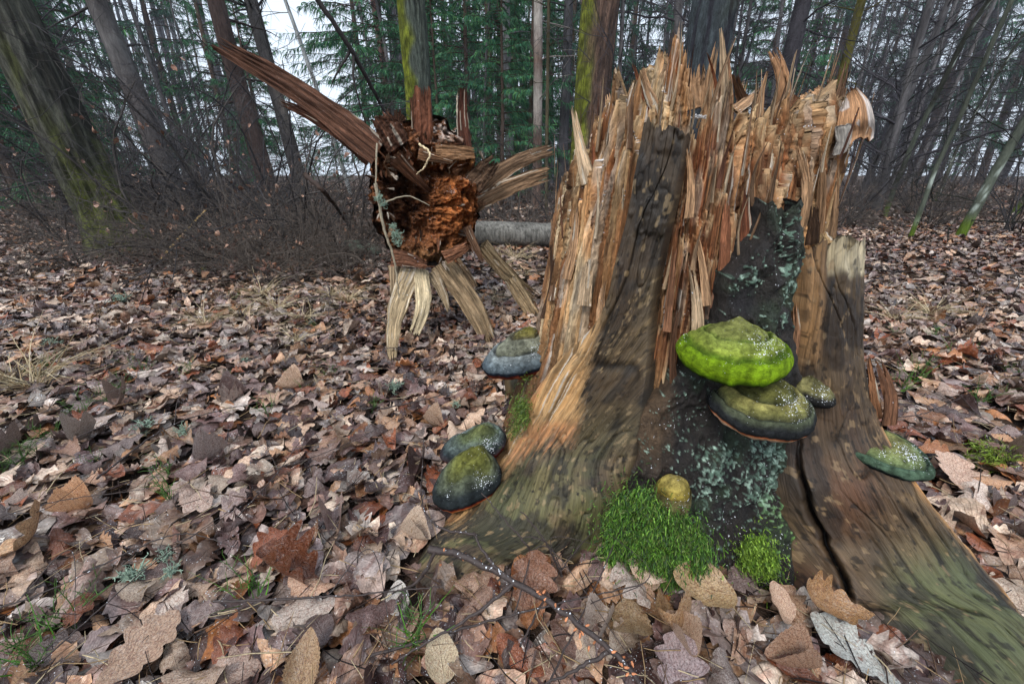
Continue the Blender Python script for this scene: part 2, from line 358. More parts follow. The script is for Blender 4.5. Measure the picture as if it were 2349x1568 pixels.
def crom(P, s):                                       # Catmull-Rom through rows of P at parameters s in [0, n-1]
    P = np.asarray(P, float); n = len(P); i = np.clip(np.floor(s).astype(int), 0, n-2); f = (s-i)[:, None]
    g = lambda k: P[np.clip(k, 0, n-1)]
    p0, p1, p2, p3 = g(i-1), g(i), g(i+1), g(i+2)
    p0 = np.where((i == 0)[:, None], 2*p1-p2, p0); p3 = np.where((i == n-2)[:, None], 2*p2-p1, p3)
    return 0.5*((2*p1)+(-p0+p2)*f+(2*p0-5*p1+4*p2-p3)*f*f+(-p0+3*p1-3*p2+p3)*f**3)
def loft(st, na, ns, pw=0.75, tuck=0.05, top_close=True):
    """st rows: L point, R point, bulge, upward share of the bulge -> grid of positions, outward directions and (a, s) in metres."""
    A = np.array([np.concatenate([L, R, [b, wz]]) for L, R, b, wz in st]); n = len(A)
    s = np.linspace(0, n-1, ns); Q = crom(A, s)
    L, R, b, wz = Q[:, 0:3], Q[:, 3:6], Q[:, 6], Q[:, 7]
    mid = (L+R)/2; o = mid.copy(); o[:, :2] -= STUMP; o[:, 2] = 0; o = nrm(o); o = nrm(o*(1-wz[:, None])+np.array([0, 0, 1])*wz[:, None])
    a = np.concatenate([[-0.3, -0.12], np.linspace(0, 1, na), [1.12, 1.3]])
    ac = np.clip(a, 0, 1); over = np.where(a < 0, -a, np.where(a > 1, a-1, 0))
    prof = (4*ac*(1-ac))**pw
    V = L[:, None]*(1-ac)[None, :, None]+R[:, None]*ac[None, :, None] + o[:, None]*(b[:, None]*prof[None])[..., None] - o[:, None]*(over*tuck/0.3)[None, :, None]
    wid = np.linalg.norm(R-L, axis=1); ln = np.concatenate([[0], np.cumsum(np.linalg.norm(np.diff(mid, axis=0), axis=1))])
    U = np.stack([np.broadcast_to((a-0.5)[None], V.shape[:2])*np.maximum(wid, 0.06)[:, None], np.broadcast_to(ln[:, None], V.shape[:2])], -1)
    return V, np.broadcast_to(o[:, None], V.shape), U, a
def gnormal(V):
    du = np.gradient(V, axis=1); dv = np.gradient(V, axis=0); return nrm(np.cross(du, dv))
def outnormal(V, o):
    n = gnormal(V); s = np.sign((n*o).sum(-1, keepdims=True)); s[s == 0] = 1; return n*s

# weathered front buttress running down into a root
st = [(Pc(1478, 274, .262), Pc(1572, 311, .262), .010, 0), (Pc(1448, 450, .270), Pc(1546, 450, .270), .012, 0), (Pc(1415, 587, .277), Pc(1514, 587, .275), .014, 0),
      (Pc(1372, 730, .286), Pc(1490, 720, .283), .018, 0), (Pc(1262, 850, .300), Pc(1482, 864, .295), .030, .05), (Pz(1152, 1012, .04), Pc(1452, 1040, .325), .050, .15),
      (Pz(1098, 1090, .03), Pc(1412, 1160, .36), .060, .3), (Pz(1045, 1166, .02), Pz(1365, 1268, .0), .065, .45), (Pz(982, 1244, .0), Pz(1200, 1320, -.005), .045, .6), (Pz(935, 1345, -.01), Pz(1010, 1385, -.015), .012, .8)]
V, o, U, a = loft(st, 170, 540)
px, py = [q.reshape(V.shape[:2]) for q in proj(V.reshape(-1, 3))]
u, v = U[..., 0], U[..., 1]
fade = sst(-.02, .07, a)*sst(1.02, .93, a); n = outnormal(V, o)*fade[None, :, None]
d = 0.0030*fbm(u*38, v*5, 3, 3)+0.0016*fbm(u*150, v*13, 2, 5)+0.006*fbm(u*9, v*6, 2, 8)
d += 0.004*sst(.1, .5, fbm(u*26, v*22, 3, 15))*sst(500, 300, py)
jx, jy = px+14*fbm(u*70, v*10, 3, 21), py+40*fbm(u*120, v*6, 3, 22)
PALE = [(1392, 640), (1360, 780), (1335, 900), (1312, 1000), (1252, 1010), (1180, 1062), (1095, 1150), (1030, 1200), (1005, 1180), (1060, 1090), (1120, 980), (1200, 800), (1330, 620)]
pale = sum(inpoly(px+18*fbm(u*70, v*10, 3, 21+q_)+4*q_-10, py+60*fbm(u*130, v*5, 3, 22+q_*5), PALE).astype(float) for q_ in range(6))/6
d = d - 0.004*pale + pale*0.0035*(1-2*np.abs(vn(u*85, v*5, 44)))
hole = np.zeros(u.shape, bool)
for _k in range(26):
    hole |= np.hypot(u-rng.uniform(-.12, .12), v-rng.uniform(.1, 1.0)) < rng.uniform(.0012, .003)
ck = np.minimum(np.abs(vn(u*34+1.2*vn(u*9, v*6, 811), v*4.2, 811+1)), np.abs(vn(u*61, v*6.5, 811+2))+.03*sst(0, .5, vn(u*8, v*5, 811+3))+.02); ck = np.exp(-(ck/.06)**2)*sst(-.35, .1, fbm(u*7, v*5, 2, 811+4))
d = d - .0045*ck + .0016*fbm(u*75, v*40, 3, 871) + .0022*np.round(2.5*fbm(u*30, v*9, 3, 873))/2.5
lump = sst(.1, .5, fbm(u*42, v*30, 3, 822))*.005*sst(760, 520, py); d = d+lump
V = V + n*d[..., None]
# ragged top end
topz = fbm(u*130, u*0+3, 3, 71)*0.012
V[..., 2] += topz*sst(0.05, 0.0, v)
c = np.empty(V.shape); c[:] = lin(86, 72, 54)
k1 = sst(-.1, .45, fbm(u*16, v*5, 4, 31))[..., None]; c = c*(1-k1)+lin(58, 48, 40)*k1
k2 = sst(.05, .5, fbm(u*22+9, v*9, 3, 33))[..., None]*.8; c = c*(1-k2)+lin(110, 94, 70)*k2
gr = (sst(850, 1250, py)*sst(-.15, .2, fbm(u*9, v*8, 4, 35, .6)))[..., None]*0.6; c = c*(1-gr)+lin(84, 92, 56)*gr
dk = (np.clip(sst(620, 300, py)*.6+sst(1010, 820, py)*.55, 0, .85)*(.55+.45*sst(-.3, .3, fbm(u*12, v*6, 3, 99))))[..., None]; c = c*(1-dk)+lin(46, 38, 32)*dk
dk = (sst(.05, .20, fbm(u*14+5, v*9, 4, 39, .6)))[..., None]*0.72; c = c*(1-dk)+lin(36, 33, 30)*dk
rd = (sst(0, .6, vn(u*16, v*7, 51))*sst(840, 900, py)*.8)[..., None]
pc = lin(190, 152, 106)*(0.6+0.6*sst(-.5, .5, fbm(u*140, v*7, 3, 41)))[..., None]
pc = pc*(1-.5*sst(.2, .5, fbm(u*60, v*8, 3, 48))[..., None])
pc = np.where((vn(u*210, v*7, 55) > .62)[..., None], lin(200, 188, 172), pc)
pc = pc*(1-rd)+lin(176, 122, 82)*(.8+.4*vn(u*120, v*9, 5)[..., None])*rd
c = c*(1-pale[..., None])+pc*pale[..., None]
c = np.where(hole[..., None], lin(20, 16, 12), c)
fk = sst(.34, .6, fbm(u*150, v*22, 3, 601))[..., None]*.6*(1-pale[..., None]*.6); c = c*(1-fk)+lin(24, 22, 20)*fk
c = c*(1-.8*(ck*(1-.5*pale))[..., None])
pit = sst(.33, .5, fbm(u*130, v*75, 3, 881))[..., None]*.7*(1-.6*pale[..., None]); c = c*(1-pit)+lin(22, 19, 17)*pit
pit = sst(.38, .55, fbm(u*120+5, v*55, 3, 883))[..., None]*.6; c = c*(1-pit)+lin(140, 120, 90)*pit
stp = sst(.05, .12, fbm(u*30, v*9, 3, 873))[..., None]*.35; c = c*(1-stp)+c*np.array([1.35, 1.25, 1.1])*stp
nr, nc = V.shape[:2]
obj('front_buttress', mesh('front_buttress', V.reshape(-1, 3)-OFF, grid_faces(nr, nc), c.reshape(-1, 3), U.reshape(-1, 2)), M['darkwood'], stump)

# standing slab and root on the other side, with a long crack
st = [(Pc(1852, 560, .270), Pc(1980, 548, .292), .014, 0), (Pc(1850, 700, .285), Pc(1978, 700, .315), .016, 0), (Pc(1846, 850, .30), Pc(1980, 835, .340), .018, 0),
      (Pc(1828, 1000, .32), Pc(2010, 960, .385), .028, .05), (Pc(1812, 1120, .345), Pc(2075, 1075, .43), .045, .2), (Pc(1810, 1240, .37), Pz(2152, 1190, .12), .06, .3),
      (Pz(1832, 1360, -.005), Pz(2245, 1300, .06), .065, .45), (Pz(1965, 1420, -.01), Pz(2345, 1420, .03), .065, .55), (Pz(2110, 1555, -.01), Pz(2500, 1590, .0), .055, .6), (Pz(2330, 1800, -.02), Pz(2700, 1850, -.02), .03, .8)]
V, o, U, a = loft(st, 170, 540)
px, py = [q.reshape(V.shape[:2]) for q in proj(V.reshape(-1, 3))]
u, v = U[..., 0], U[..., 1]; fade = sst(-.02, .07, a)*sst(1.02, .93, a); n = outnormal(V, o)*fade[None, :, None]
d = 0.0026*fbm(u*40, v*5, 3, 103)+0.0015*fbm(u*160, v*12, 2, 105)+0.006*fbm(u*9, v*6, 2, 108)
cl = [(1828, 960), (1834, 1080), (1850, 1150), (1880, 1210), (1905, 1270), (1930, 1320), (1952, 1375)]
cdist = segdist(px+5*vn(v*60, u*3, 77), py, cl)
d = d - 0.030*np.exp(-(cdist/6.5)**2) + 0.003*np.exp(-((cdist-15)/8)**2)
ck = np.minimum(np.abs(vn(u*34+1.2*vn(u*9, v*6, 841), v*4.2, 841+1)), np.abs(vn(u*61, v*6.5, 841+2))+.03*sst(0, .5, vn(u*8, v*5, 841+3))+.02); ck = np.exp(-(ck/.06)**2)*sst(-.35, .1, fbm(u*7, v*5, 2, 841+4))
d = d - .0045*ck + .0016*fbm(u*75, v*40, 3, 871) + .0022*np.round(2.5*fbm(u*30, v*9, 3, 873))/2.5
V = V + n*d[..., None]
V[..., 2] += (fbm(u*110, u*0+9, 3, 171)*0.02)*sst(0.06, 0.0, v)
c = np.empty(V.shape); c[:] = lin(80, 66, 50)
k1 = sst(-.1, .45, fbm(u*16, v*5, 4, 131))[..., None]; c = c*(1-k1)+lin(60, 50, 42)*k1
k2 = sst(.1, .5, fbm(u*22+9, v*9, 3, 133))[..., None]*.7; c = c*(1-k2)+lin(108, 90, 68)*k2
rw = (np.exp(-((px-1905)/95)**2)*sst(900, 1060, py)*sst(1420, 1330, py)*sst(-.5, .2, fbm(u*12, v*5, 3, 137)))[..., None]
rw = rw*.75; c = c*(1-rw)+lin(104, 62, 42)*rw
gr = (sst(1180, 1350, py)*sst(1980, 2120, px)*sst(-.45, .3, fbm(u*9, v*5, 3, 135)))[..., None]*0.85; c = c*(1-gr)+lin(80, 88, 58)*gr
dk = (sst(.05, .22, fbm(u*14+5, v*8, 4, 139, .6)))[..., None]*0.72; c = c*(1-dk)+lin(36, 30, 28)*dk
ed = sst(.80, .92, a[None]+0.06*fbm(v*9, u*40, 2, 141))[..., None]*sst(940, 1000, py)[..., None]
c = c*(1-ed)+lin(176, 132, 84)*(0.6+0.6*h2(np.floor(u*600), np.floor(v*8), 3)[..., None])*ed
ctop = (sst(645, 625, py+10*vn(u*60, v*3, 8))*sst(1890, 1900, px))[..., None]; c = c*(1-ctop)+lin(186, 172, 142)*(0.7+.5*fbm(u*60, v*60, 3, 9)[..., None])*ctop
lf = (sst(.20, .06, a[None]+0.05*fbm(v*8, u*20, 2, 149))*sst(860, 800, py))[..., None]; c = c*(1-lf)+lin(140, 108, 74)*(.5+.8*h2(np.floor(u*500), np.floor(v*7), 5)[..., None])*lf
c = np.where((cdist < 5)[..., None], lin(22, 15, 12), c)
fk = sst(.34, .6, fbm(u*150, v*22, 3, 611))[..., None]*.6; c = c*(1-fk)+lin(24, 20, 18)*fk
c = c*(1-.8*ck[..., None])
pit = sst(.33, .5, fbm(u*130, v*75, 3, 891))[..., None]*.7; c = c*(1-pit)+lin(22, 18, 16)*pit
pit = sst(.38, .55, fbm(u*120+5, v*55, 3, 893))[..., None]*.6; c = c*(1-pit)+lin(136, 114, 86)*pit
stp = sst(.05, .12, fbm(u*30, v*9, 3, 873))[..., None]*.35; c = c*(1-stp)+c*np.array([1.35, 1.25, 1.1])*stp
nr, nc = V.shape[:2]
obj('side_buttress', mesh('side_buttress', V.reshape(-1, 3)-OFF, grid_faces(nr, nc), c.reshape(-1, 3), U.reshape(-1, 2)), M['darkwood'], stump)

# black bark left standing between them, crusted with lichen
st = [(Pc(1762, 462, .262), Pc(1822, 466, .262), .008, 0), (Pc(1748, 540, .268), Pc(1838, 540, .270), .010, 0), (Pc(1700, 600, .272), Pc(1838, 600, .274), .012, 0),
      (Pc(1668, 680, .277), Pc(1822, 690, .279), .014, 0), (Pc(1640, 765, .284), Pc(1812, 770, .285), .014, 0), (Pc(1560, 865, .294), Pc(1826, 860, .295), .016, 0),
      (Pc(1472, 950, .304), Pc(1836, 960, .305), .02, 0), (Pc(1455, 1060, .328), Pc(1830, 1060, .325), .024, 0), (Pc(1415, 1170, .352), Pc(1822, 1180, .350), .026, .05), (Pz(1385, 1300, -.01), Pz(1835, 1365, -.01), .028, .1)]
V, o, U, a = loft(st, 170, 330)
px, py = [q.reshape(V.shape[:2]) for q in proj(V.reshape(-1, 3))]
u, v = U[..., 0], U[..., 1]; n = outnormal(V, o)
V += (np.where(a < .5, -1, 1)*sst(.25, .5, np.abs(a-.5)))[None, :, None]*(V[:, -3:-2]-V[:, 2:3])/np.maximum(np.linalg.norm(V[:, -3:-2]-V[:, 2:3], axis=-1, keepdims=True), 1e-6)*(.011*fbm(v*26, np.where(a < .5, 3., 9.)[None]+0*v, 3, 291))[..., None]
V[..., 2] += fbm(u*70, u*0, 3, 293)*.02*sst(.07, 0, v)
fade = sst(-.02, .06, a)*sst(1.02, .94, a); n = n*fade[None, :, None]
rid = 1-np.abs(fbm(u*36+0.6*fbm(u*20, v*20, 2, 3), v*15, 3, 211))*2.2
d = 0.008*rid + 0.006*fbm(u*70, v*45, 3, 213)+0.006*fbm(u*14, v*10, 2, 215)
smooth_left = sst(1560, 1500, px)*sst(1120, 1000, py)
V = V + n*(d*(1-0.5*smooth_left))[..., None]
c = np.empty(V.shape); c[:] = lin(38, 34, 32)
k1 = sst(0, .5, fbm(u*30, v*14, 3, 231))[..., None]; c = c*(1-k1)+lin(26, 24, 26)*k1
c = c*(1-smooth_left[..., None]) + lin(78, 62, 46)*smooth_left[..., None]
gn = sst(.05, .45, fbm(u*20+4, v*16, 3, 233))[..., None]*sst(1540, 1600, px)[..., None]*0.6; c = c*(1-gn)+lin(44, 58, 40)*gn
zone = np.maximum(np.exp(-((px-1640)/75)**2-((py-1080)/95)**2), np.exp(-((px-1745)/75)**2-((py-1090)/110)**2)*1.1)
zone = np.maximum(zone, np.exp(-((px-1800)/26)**2-((py-590)/110)**2)*1.0); zone = np.maximum(zone, np.exp(-((px-1720)/45)**2-((py-650)/40)**2)*.75)
zone = np.maximum(zone, np.exp(-((px-1780)/36)**2-((py-1180)/70)**2)*.9)
li = fbm(u*34, v*30, 2, 241)*0.5 + fbm(u*230, v*220, 3, 242)*1.35
lm = (sst(.46, .66, li*0.8 + zone*0.60 - .10)*.9)[..., None]
lc = lin(92, 116, 102)*(0.75+0.5*sst(-.4, .5, fbm(u*60, v*60, 2, 245)))[..., None]
lc = np.where((fbm(u*190, v*190, 2, 247) > .15)[..., None], lin(158, 184, 168), lc)
yg = (sst(1100, 1200, py)*sst(1700, 1800, px))[..., None]*.7; lc = lc*(1-yg)+lin(120, 170, 70)*yg
c = c*(1-lm)+lc*lm
nr, nc = V.shape[:2]
V += n*(lm*0.0025)
obj('bark_slab', mesh('bark_slab', V.reshape(-1, 3)-OFF, grid_faces(nr, nc), c.reshape(-1, 3), U.reshape(-1, 2)), M['bark'], stump)

# ---- splinters: torn slats with ragged ends
def slat(B, T, w0, w1, th=None, face=None, seed=0, cols=9, rows=16, bend=0.0, ragged=0.14, color=None, twist=0.0, stripe=520):
    """A torn slat from B to T; width w0 at the base and w1 at the tip; returns verts, faces, colours, uv."""
    r = np.random.default_rng(seed); B = np.asarray(B, float); T = np.asarray(T, float)
    ax = nrm(T-B); L = np.linalg.norm(T-B)
    face = nrm(np.array([0, -1, 0.15]) if face is None else np.asarray(face, float))
    wd = nrm(np.cross(ax, face)); fn = np.cross(wd, ax)
    th = th or 0.35*w0
    s = np.linspace(0, 1, rows); q = np.linspace(-1, 1, cols)
    ctr = B + s[:, None]*(T-B) + fn*(bend*L*(s**2-s))[:, None]*4 + wd*(r.normal(0, .05)*L*np.sin(s*pi))[:, None]
    rag = np.clip(r.exponential(.6, cols)*ragged, 0, .75); rag[0] += ragged*r.random()*2; rag[-1] += ragged*r.random()*2; rag = np.clip(rag, 0, .8)
    rag2 = np.clip(rag+r.normal(0, ragged*0.3, cols), 0, None)
    VV = []; UU = []
    for sd, rg in ((1, rag), (-1, rag2)):
        w = w0+(w1-w0)*s**1.1
        w = w*(1+0.12*fbm(s*5, s*0+seed, 2, seed+3))
        ss = s[:, None]*(1-rg[None]*np.clip((s[:, None]-.45)/.55, 0, 1)**1.0)
        idx = ss*(rows-1); i0 = np.clip(idx.astype(int), 0, rows-2); f = (idx-i0)[..., None]
        c = ctr[i0]*(1-f)+ctr[i0+1]*f
        t = th*(1-0.55*s)[:, None]*(1-0.75*q[None]**2)**0.5
        t = t*(1 if sd > 0 else .7) + th*0.26*vn(q[None]*6+seed, s[:, None]*2.5, seed+9*sd)+th*0.26*vn(q[None]*15+seed, s[:, None]*6, seed+8)+th*.25*fbm(q[None]*5+seed, s[:, None]*22, 2, seed+5)
        ang = twist*s[:, None]
        off = (q[None]*w[:, None]/2)[..., None]
        lat = wd*np.cos(ang)[..., None]+fn*np.sin(ang)[..., None]; nn = fn*np.cos(ang)[..., None]-wd*np.sin(ang)[..., None]
        VV.append(c+off*lat+nn*(sd*t/2)[..., None])
        UU.append(np.stack([np.broadcast_to(q[None]*w0/2+seed*.37, ss.shape), ss*L+seed*.11], -1))
    V = np.concatenate([x.reshape(-1, 3) for x in VV]); UV = np.concatenate([x.reshape(-1, 2) for x in UU])
    f = grid_faces(rows, cols); n1 = rows*cols; F = [f, f[:, ::-1]+n1]
    ring = [i*cols for i in range(rows)] + [(rows-1)*cols+j for j in range(1, cols)] + [i*cols+cols-1 for i in range(rows-2, -1, -1)]
    ring = np.array(ring); F.append(np.stack([ring[:-1], ring[:-1]+n1, ring[1:]+n1, ring[1:]], 1))
    color = lin(186, 134, 84) if color is None else np.asarray(color)
    lum = (0.2126*color[0]+.7152*color[1]+.0722*color[2]); color = color*.72+lum*.28*np.array([1.06, 1, .9])
    c = color*(0.62+0.6*h2(np.floor(UV[:, 0]*stripe), np.floor(UV[:, 1]*9), seed))[:, None]*(.8+.4*sst(-.4, .5, fbm(UV[:, 0]*90, UV[:, 1]*14, 3, seed)))[:, None]
    wm = (fbm(UV[:, 0]*160, UV[:, 1]*8, 2, seed+4) > .60)[:, None]; c = np.where(wm, lin(196, 184, 166), c)
    return V, np.concatenate(F), c, UV
def splinter(parent, off, *a, name='splinter', mat='wood', label=None, **k):
    V, F, c, uv = slat(*a, **k)
    return obj(name, mesh(name, V-off, F, c, uv), M[mat], parent, label)
def pc2(px, py, R): return Pc(px, py, R)
tan, ora, dkw, pal = lin(196, 146, 96), lin(178, 96, 44), lin(96, 66, 44), lin(212, 176, 132)
SPL = [  # base px, tip px, radius at base, at tip, widths in px, colour
    ((1352, 420), (1313, 240), .235, .245, 34, 10, pal), ((1360, 420), (1360, 320), .22, .22, 12, 5, ora), ((1496, 270), (1450, 140), .20, .22, 13, 5, ora),
    ((1512, 262), (1468, 150), .20, .21, 22, 12, tan), ((1560, 260), (1545, 100), .18, .19, 20, 4, tan), ((1530, 270), (1530, 120), .12, .12, 66, 56, tan),
    ((1592, 250), (1590, 150), .12, .12, 52, 40, tan), ((1405, 260), (1398, 215), .16, .16, 30, 18, tan), ((1450, 250), (1455, 195), .14, .14, 34, 26, pal),
    ((1640, 320), (1645, 92), .15, .14, 34, 14, tan), ((1662, 280), (1654, 64), .10, .09, 30, 8, pal), ((1676, 260), (1668, 120), .07, .05, 18, 9, lin(150, 104, 66)),
    ((1648, 240), (1622, 120), .16, .18, 7, 3, ora), ((1632, 560), (1652, 160), .225, .17, 26, 14, lin(150, 104, 66)), ((1722, 215), (1684, 165), .05, .10, 20, 12, lin(150, 98, 56)),
    ((1690, 222), (1740, 205), .10, .08, 22, 14, tan), ((1720, 250), (1712, 178), .02, .02, 18, 12, tan), ((1748, 240), (1760, 163), .0, .0, 16, 5, tan),
    ((1738, 255), (1738, 190), .05, .05, 14, 8, dkw), ((1800, 235), (1772, 112), .02, -.02, 26, 17, lin(176, 122, 72)), ((1815, 250), (1800, 190), .06, .05, 30, 14, tan),
    ((1870, 240), (1858, 205), .12, .12, 44, 34, tan), ((1840, 250), (1830, 215), .06, .06, 40, 30, lin(166, 104, 58)), ((1888, 300), (1905, 180), .17, .15, 30, 18, lin(160, 92, 48)),
    ((1900, 350), (1932, 190), .20, .17, 34, 22, lin(150, 100, 62)), ((1908, 400), (1945, 138), .215, .17, 40, 10, lin(140, 100, 70)), ((1925, 300), (1952, 200), .2, .18, 22, 12, lin(120, 76, 46)),
    ((1900, 560), (1915, 300), .245, .225, 40, 24, tan), ((1870, 560), (1882, 330), .25, .23, 32, 16, lin(172, 124, 76)), ((1265, 690), (1272, 490), .27, .255, 18, 10, lin(120, 84, 56)),
    ((1245, 730), (1262, 560), .28, .268, 16, 8, lin(96, 66, 46)), ((1300, 640), (1322, 470), .265, .25, 40, 30, tan), ((1340, 700), (1352, 590), .275, .268, 60, 46, pal),
    ((1380, 760), (1388, 640), .285, .272, 40, 24, tan), ((1600, 800), (1585, 600), .272, .255, 52, 26, pal), ((1545, 880), (1560, 700), .283, .268, 26, 12, lin(110, 70, 42)),
    ((1530, 760), (1552, 560), .272, .26, 30, 22, lin(150, 96, 58)), ((1622, 700), (1600, 540), .262, .25, 34, 18, tan), ((1660, 620), (1668, 440), .245, .232, 40, 24, lin(160, 92, 50)),
    ((1720, 600), (1712, 430), .245, .232, 44, 30, lin(146, 78, 42)), ((1580, 500), (1572, 320), .24, .226, 30, 20, tan), ((1840, 520), (1830, 330), .248, .232, 36, 28, tan),
    ((1862, 560), (1868, 470), .262, .262, 22, 14, dkw), ((1890, 560), (1885, 535), .265, .26, 50, 40, lin(190, 150, 92)), ((1480, 500), (1482, 300), .24, .225, 26, 10, lin(120, 80, 50)),
    ((2012, 960), (1990, 815), .385, .35, 26, 16, lin(176, 112, 60)), ((2038, 975), (2012, 822), .40, .355, 20, 12, lin(130, 82, 50)), ((1830, 860), (1842, 600), .285, .262, 14, 8, pal),
    ((1815, 840), (1822, 690), .285, .27, 16, 10, lin(160, 110, 70))]
for i, (b, t, rb, rt, wb, wt, cc) in enumerate(SPL):
    B = Pc(*b, abs(rb) if rb > .004 else .004); T = Pc(*t, abs(rt) if rt > .004 else .004)
    if rb <= .1: B[2] -= 0.02
    m = np.linalg.norm(B-np.array([0, 0, CAM_H]))/FP*0.93
    if b[1] > 430 and wb > 24: wb, wt = wb*.62, wt*.5
    splinter(stump, OFF, B, T, wb*m, wt*m, th=max(.005, .28*wb*m), face=(-.37, -.93, .1), seed=300+i, cols=15, rows=26, bend=rng.normal(0, .03), ragged=.26 if wt > 9 else .15, color=cc)
# many small slivers along the torn rims
for i in range(150):
    td = rng.uniform(-1.5, 1.6); lvl = rng.random()
    R0 = rng.choice([.255, .235, .215, .19, .15]); z0 = rng.uniform(.44, .70) if R0 > .2 else rng.uniform(.64, .73)
    ang = A0+td; p = np.array([STUMP[0]+R0*cos(ang), STUMP[1]+R0*sin(ang), z0])
    ln = rng.uniform(.03, .10); lean = np.array([cos(ang), sin(ang), 0])*rng.normal(.05, .10) + np.array([-sin(ang), cos(ang), 0])*rng.normal(0, .10)
    T = p+nrm(np.array([0, 0, 1])+lean)*ln
    w = rng.uniform(.002, .008)
    splinter(stump, OFF, p-np.array([0, 0, .03]), T, w, w*rng.uniform(.2, .6), face=(cos(ang), sin(ang), 0), seed=600+i, cols=5, rows=7, ragged=.25,
             color=(WOOD+WOOD+RED[:2])[rng.integers(14)])
# curled flap hanging over the rim, with a pale smooth strip beneath it
Lp = [Pc(1925, 250, .20), Pc(1945, 210, .22), Pc(1968, 205, .23)]
fl = [(Pc(1932, 225, .20), Pc(1966, 200, .235)), (Pc(1922, 262, .225), Pc(1992, 232, .25)), (Pc(1918, 295, .235), Pc(2003, 272, .262)), (Pc(1920, 312, .238), Pc(2006, 308, .265))]
s = np.linspace(0, 3, 26); A = crom(np.array([np.concatenate(x) for x in fl]), s); aa = np.linspace(0, 1, 26)
V = A[:, None, :3]*(1-aa)[None, :, None]+A[:, None, 3:]*aa[None, :, None]
n0 = np.array([-.45, -.88, .1]); uu = aa[None]*.09+0*s[:, None]; vv = s[:, None]/3*.1+0*aa[None]
V = V + n0*(0.018*(4*aa*(1-aa))[None] + .006*np.sin(s)[:, None] + 0.004*fbm(uu*90, vv*20, 3, 5))[..., None]
V[-1, :, 2] -= 0.018*np.abs(vn(aa*9, aa*0, 12)); V[-2, :, 2] -= 0.009*np.abs(vn(aa*9, aa*0, 12))
Vb = V - n0*0.008; nr, nc = V.shape[:2]; f = grid_faces(nr, nc); k = nr*nc
ring = np.array([i*nc for i in range(nr)]+[(nr-1)*nc+j for j in range(1, nc)]+[i*nc+nc-1 for i in range(nr-2, -1, -1)]+[j for j in range(nc-2, -1, -1)])
F = np.concatenate([f, f[:, ::-1]+k, np.stack([ring[:-1], ring[:-1]+k, ring[1:]+k, ring[1:]], 1)])
c = np.tile(lin(196, 148, 108), (2*k, 1)); c[(np.concatenate([vn(uu*70, vv*40, 3).ravel()]*2) > .45)] = lin(214, 200, 190)
obj('curled_flap', mesh('curled_flap', np.concatenate([V.reshape(-1, 3), Vb.reshape(-1, 3)])-OFF, F, c, np.concatenate([np.stack([uu, vv], -1).reshape(-1, 2)]*2)), M['wood'], stump, 'tan torn flap curling off the rim')
splinter(stump, OFF, Pc(1925, 352, .245), Pc(1934, 285, .245), .016, .020, th=.008, face=(-.3, -.95, .1), seed=991, ragged=.02, color=lin(214, 206, 196), name='pale_strip', label='smooth whitish strip under the torn flap')
# snow lying on ledges
def snowpatch(p, w, dpt, seed):
    r = np.random.default_rng(seed); n = int(80+w*12000); O = np.array([[1, 0, 0], [-1, 0, 0], [0, 1, 0], [0, -1, 0], [0, 0, 1], [0, 0, -1]], float); f = np.array([[0, 2, 4], [2, 1, 4], [1, 3, 4], [3, 0, 4], [2, 0, 5], [1, 2, 5], [3, 1, 5], [0, 3, 5]])
    c = r.normal(0, 1, (n, 3))*np.array([w*.5, w*.4, w*.10]); s = r.uniform(.0005, .0014, (n, 1, 1))
    V = (O[None]+r.normal(0, .25, (n, 6, 3)))*s+c[:, None]; F = (f[None]+(np.arange(n)*6)[:, None, None]).reshape(-1, 3)
    return obj('snow_patch', mesh('snow_patch', V.reshape(-1, 3)+p-OFF, F), M['snow'], stump, kind='stuff')
for i, (x, y, R, w) in enumerate([(1845, 286, .20, .014),
                                  (1605, 262, .17, .010), (1450, 225, .20, .010)]):
    snowpatch(Pc(x, y, R)-np.array([0, 0, .004]), w, w*.8, 40+i)
